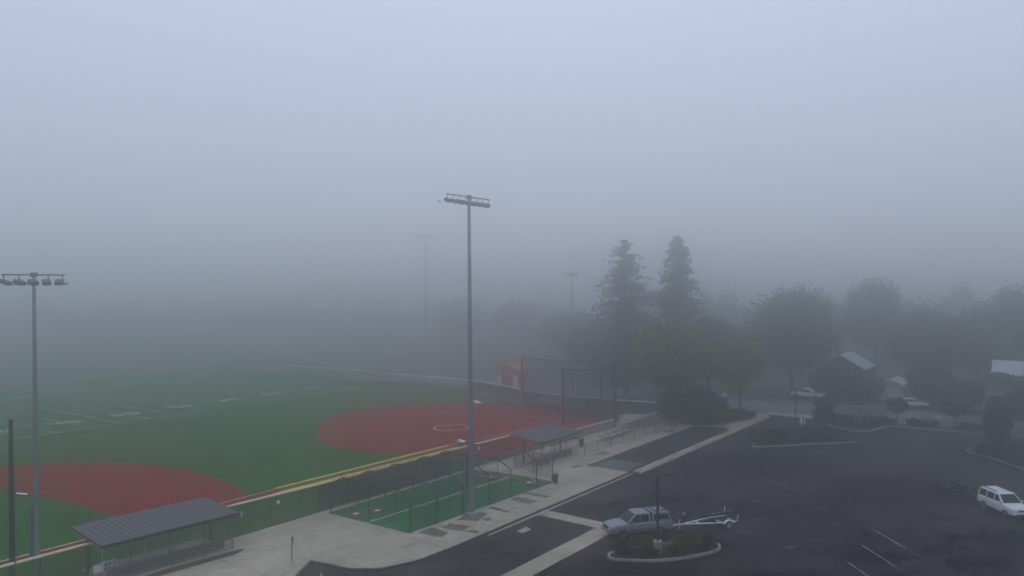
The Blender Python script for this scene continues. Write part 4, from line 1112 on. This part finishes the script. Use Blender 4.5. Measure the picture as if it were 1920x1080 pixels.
def shrub(label, loc, rx, ry, h, leaf, seed, group=None, n=26, per=60, size=.10, name='shrub'):
    rx, ry, h = rx*1.18, ry*1.18, h*1.15
    rs = np.random.RandomState(seed); t = thing(name, label, 'shrub', loc, 0, group)
    q = clumpy(rs, rx, ry, .05, h, n, per, tight=.34); q[:, 2] = np.maximum(q[:, 2], .02)
    quads('foliage', q, size, leaf, t, rs)
    mb = MB()
    for k in range(5):
        a = 2*PI*k/5; mb.tube((0, 0, -.02), (math.cos(a)*rx*.6, math.sin(a)*ry*.6, h*.7), .02, .008, 5)
    mb.build('stems', M['bark'], t)
    return t
G = 'shrubs in the island by the silver pickup'
for i, (u, v, r_, h, lm, lab) in enumerate([
        (53.6, 26.6, .75, .85, 'l_yellow', 'yellow green shrub left of the lamp base by the silver pickup'), (53.6, 24.0, .6, .7, 'l_yellow', 'yellow green shrub just right of the lamp base, lowest of three'),
        (55.6, 23.9, .85, .95, 'l_yellow', 'yellow green shrub farthest right of the three in the near island'), (56.9, 23.2, .7, .7, 'l_dark', 'dark low shrub at the right tip of the near island'),
        (51.6, 27.2, .6, .5, 'l_dark', 'dark low shrub at the left end of the near island'), (52.4, 25.6, .6, .5, 'l_dark', 'dark low shrub by the front kerb of the near island')]):
    shrub(lab, (u, v, .02), r_, r_, h, M[lm], 100+i, G, 22, 55, .085)
G = 'shrubs in the mid-lot island'
for i, (u, v, r_, h, lm, lab) in enumerate([
        (97.4, 31.4, 1.3, 1.0, 'l_dark', 'dark shrub at the left tip of the mid-lot island'), (99.6, 30.8, 1.3, 1.2, 'l_dark', 'dark shrub second from the left in the mid-lot island'), (101.4, 28.6, 1.0, .7, 'l_mid', 'low lighter shrub left of the mid-lot lamp post'),
        (103.6, 29.0, 1.4, 1.35, 'l_dark', 'tallest dark shrub right of the mid-lot lamp post'), (104.0, 26.9, 1.2, 1.0, 'l_dark', 'dark shrub right of the tallest one in the mid-lot island'), (104.4, 25.0, .9, .6, 'l_dark', 'small dark shrub at the right tip of the mid-lot island')]):
    shrub(lab, (u, v, .02), r_, r_, h, M[lm], 120+i, G, 26, 60, .11)
G = 'shrubs in the right-edge island'
for i, (u, v, r_, h, lm, lab) in enumerate([
        (104.6, 8.9, 1.2, .9, 'l_dark', 'dark shrub at the tip of the right-edge island'), (103.4, 7.0, 1.4, 1.1, 'l_dark', 'dark shrub behind the kerb of the right-edge island'), (101.4, 5.6, 1.2, 1.0, 'l_mid', 'lighter green shrub in the right-edge island'),
        (100.4, 4.0, 1.3, 1.15, 'l_mid', 'lighter green shrub at the picture edge in the right-edge island'), (105.4, 5.6, 1.5, 1.3, 'l_dark', 'large dark shrub at the back of the right-edge island')]):
    shrub(lab, (u, v, .02), r_, r_, h, M[lm], 140+i, G, 28, 60, .11)
G = 'clipped shrubs along the far end of the lot'
places = [(117.9, 28.6, 1.1, 1.0, 'wide dark clipped shrub nearest the columnar young tree'), (116.9, 26.8, 1.3, 1.15, 'bright green shrub in the curved bed left of the red sapling'), (115.2, 25.2, 1.2, .9, 'low green shrub at the front of the curved bed'),
          (117.2, 24.1, 1.2, 1.1, 'green shrub in the curved bed below the red sapling'), (118.9, 23.0, 1.1, 1.1, 'dark shrub at the right end of the curved bed'), (120.4, 21.9, .8, .8, 'small dark shrub under the street tree by the garage'),
          (120.4, 19.0, .75, .85, 'small clipped shrub, first of three beyond the round headed street tree'), (120.4, 17.8, .7, .85, 'small clipped shrub, middle of three beyond the round headed street tree'), (120.4, 16.6, .7, .85, 'small clipped shrub, last of three beyond the round headed street tree'),
          (120.2, 12.9, 1.0, .8, 'low clipped shrub just right of the spreading street tree'), (120.2, 11.5, .8, .75, 'low clipped shrub second to the right of the spreading street tree')]
for i, (u, v, r_, h, lab) in enumerate(places):
    shrub(lab, (u, v, 0), r_, r_*1.05, h, M['l_mid' if i in (1, 2, 3) else 'l_dark'], 160+i, G, 24, 60, .11)
G = 'dark bushes under the light green tree'
for i, (u, v, r_, h, lab) in enumerate([(106.8, 47.2, 2.2, 3.6, 'tall dark bush right behind the tree trunk on the walkway'), (107.2, 44.7, 2.4, 4.3, 'tallest dark bush right of the tree trunk on the walkway'), (106.6, 42.6, 1.8, 3.3, 'dark bush at the right end of the tall bushes'),
                                       (108.4, 49.8, 1.7, 2.2, 'lower dark bush left of the tree trunk on the walkway'), (110.4, 41.6, 1.6, 1.1, 'low spreading shrub right of the tall dark bushes'), (113.6, 40.9, 1.8, 1.0, 'low spreading shrub under the thin street tree')]):
    shrub(lab, (u, v, -.01), r_, r_, h, M['l_dark'], 190+i, G, 46, 90, .17)

# ------------------------------------------------------------------ fog
fx0, fx1, fy0, fy1 = -25, 560, -230, 540
hz = MB().box(((fx0+fx1)/2, (fy0+fy1)/2, 17.4), (fx1-fx0, fy1-fy0, 37.2))
hm = bpy.data.materials.new('fog_air'); hm.use_nodes = True
nt = hm.node_tree; nt.nodes.remove(nt.nodes['Principled BSDF'])
pv = nt.nodes.new('ShaderNodeVolumePrincipled')
FOG = .0094
pv.inputs['Color'].default_value = (.945, .95, .955, 1); pv.inputs['Density'].default_value = FOG
pv.inputs['Anisotropy'].default_value = .93
nt.links.new(pv.outputs['Volume'], nt.nodes['Material Output'].inputs['Volume'])
o = hz.build('haze', hm); tag(o, 'thick grey morning fog over field and lot', 'fog', kind='stuff')

# ------------------------------------------------------------------ light, sky, camera
SUN_EL, SUN_AZ = R(42), R(32)       # bearing of the sun in site axes, measured from +X towards +Y
w = bpy.data.worlds.new('World'); sc.world = w; w.use_nodes = True
nt = w.node_tree; N = nt.nodes; L = nt.links; bg = N['Background']
sky = N.new('ShaderNodeTexSky'); sky.sky_type = 'NISHITA'; sky.sun_disc = False
sky.sun_elevation = SUN_EL; sky.sun_rotation = PI/2-SUN_AZ; sky.air_density = 1.0; sky.dust_density = 4.0; sky.ozone_density = 2.0; sky.altitude = 640
mx = N.new('ShaderNodeMix'); mx.data_type = 'RGBA'; mx.inputs[0].default_value = .95
L.new(sky.outputs['Color'], mx.inputs[6]); mx.inputs[7].default_value = (5.45, 6.4, 8.25, 1)   # even overcast veil
tcw = N.new('ShaderNodeTexCoord'); sw = N.new('ShaderNodeSeparateXYZ'); L.new(tcw.outputs['Generated'], sw.inputs[0])
ov = N.new('ShaderNodeMapRange'); ov.inputs[1].default_value = 0; ov.inputs[2].default_value = 1; ov.inputs[3].default_value = .78; ov.inputs[4].default_value = 2.0
L.new(sw.outputs['Z'], ov.inputs[0])               # overcast sky: about three times brighter overhead than at the horizon
vm = N.new('ShaderNodeVectorMath'); vm.operation = 'SCALE'; L.new(mx.outputs[2], vm.inputs[0]); L.new(ov.outputs[0], vm.inputs['Scale'])
L.new(vm.outputs[0], bg.inputs['Color']); bg.inputs['Strength'].default_value = .12
sd = bpy.data.lights.new('sun', 'SUN'); sd.energy = .5; sd.angle = R(170); sd.color = (1, .985, .955)   # the sun is only a broad bright patch behind the fog
so = bpy.data.objects.new('sun', sd); col.objects.link(so); so.location = (0, 0, 60)
dirv = Vector((math.cos(SUN_EL)*math.cos(SUN_AZ), math.cos(SUN_EL)*math.sin(SUN_AZ), math.sin(SUN_EL)))
so.rotation_euler = dirv.to_track_quat('Z', 'Y').to_euler()

cd = bpy.data.cameras.new('camera'); cam = bpy.data.objects.new('camera', cd); col.objects.link(cam)
TH = R(35.7); PT = math.atan(5/1490); RO = .008
fw = Vector((math.cos(TH)*math.cos(PT), math.sin(TH)*math.cos(PT), -math.sin(PT)))
rt0 = Vector((math.sin(TH), -math.cos(TH), 0)); up0 = rt0.cross(fw)
up = up0*math.cos(RO)+rt0*math.sin(RO); rt = rt0*math.cos(RO)-up0*math.sin(RO)
mw = Matrix((rt, up, -fw)).transposed().to_4x4(); mw.translation = (0, 0, 19.7)
cam.matrix_world = mw
cd.sensor_width = 36; cd.lens = 36*1490/1920; cd.clip_end = 2000; cd.clip_start = .1
sc.camera = cam

sc.view_settings.view_transform = 'Standard'; sc.view_settings.look = 'None'
sc.view_settings.gamma = 1; sc.view_settings.use_curve_mapping = False
sc.view_settings.exposure = -.64
sc.render.engine = 'CYCLES'
cy = sc.cycles
cy.max_bounces = 8; cy.diffuse_bounces = 3; cy.glossy_bounces = 2; cy.transmission_bounces = 2
cy.volume_bounces = 4; cy.transparent_max_bounces = 24
cy.use_denoising = True; cy.use_adaptive_sampling = False
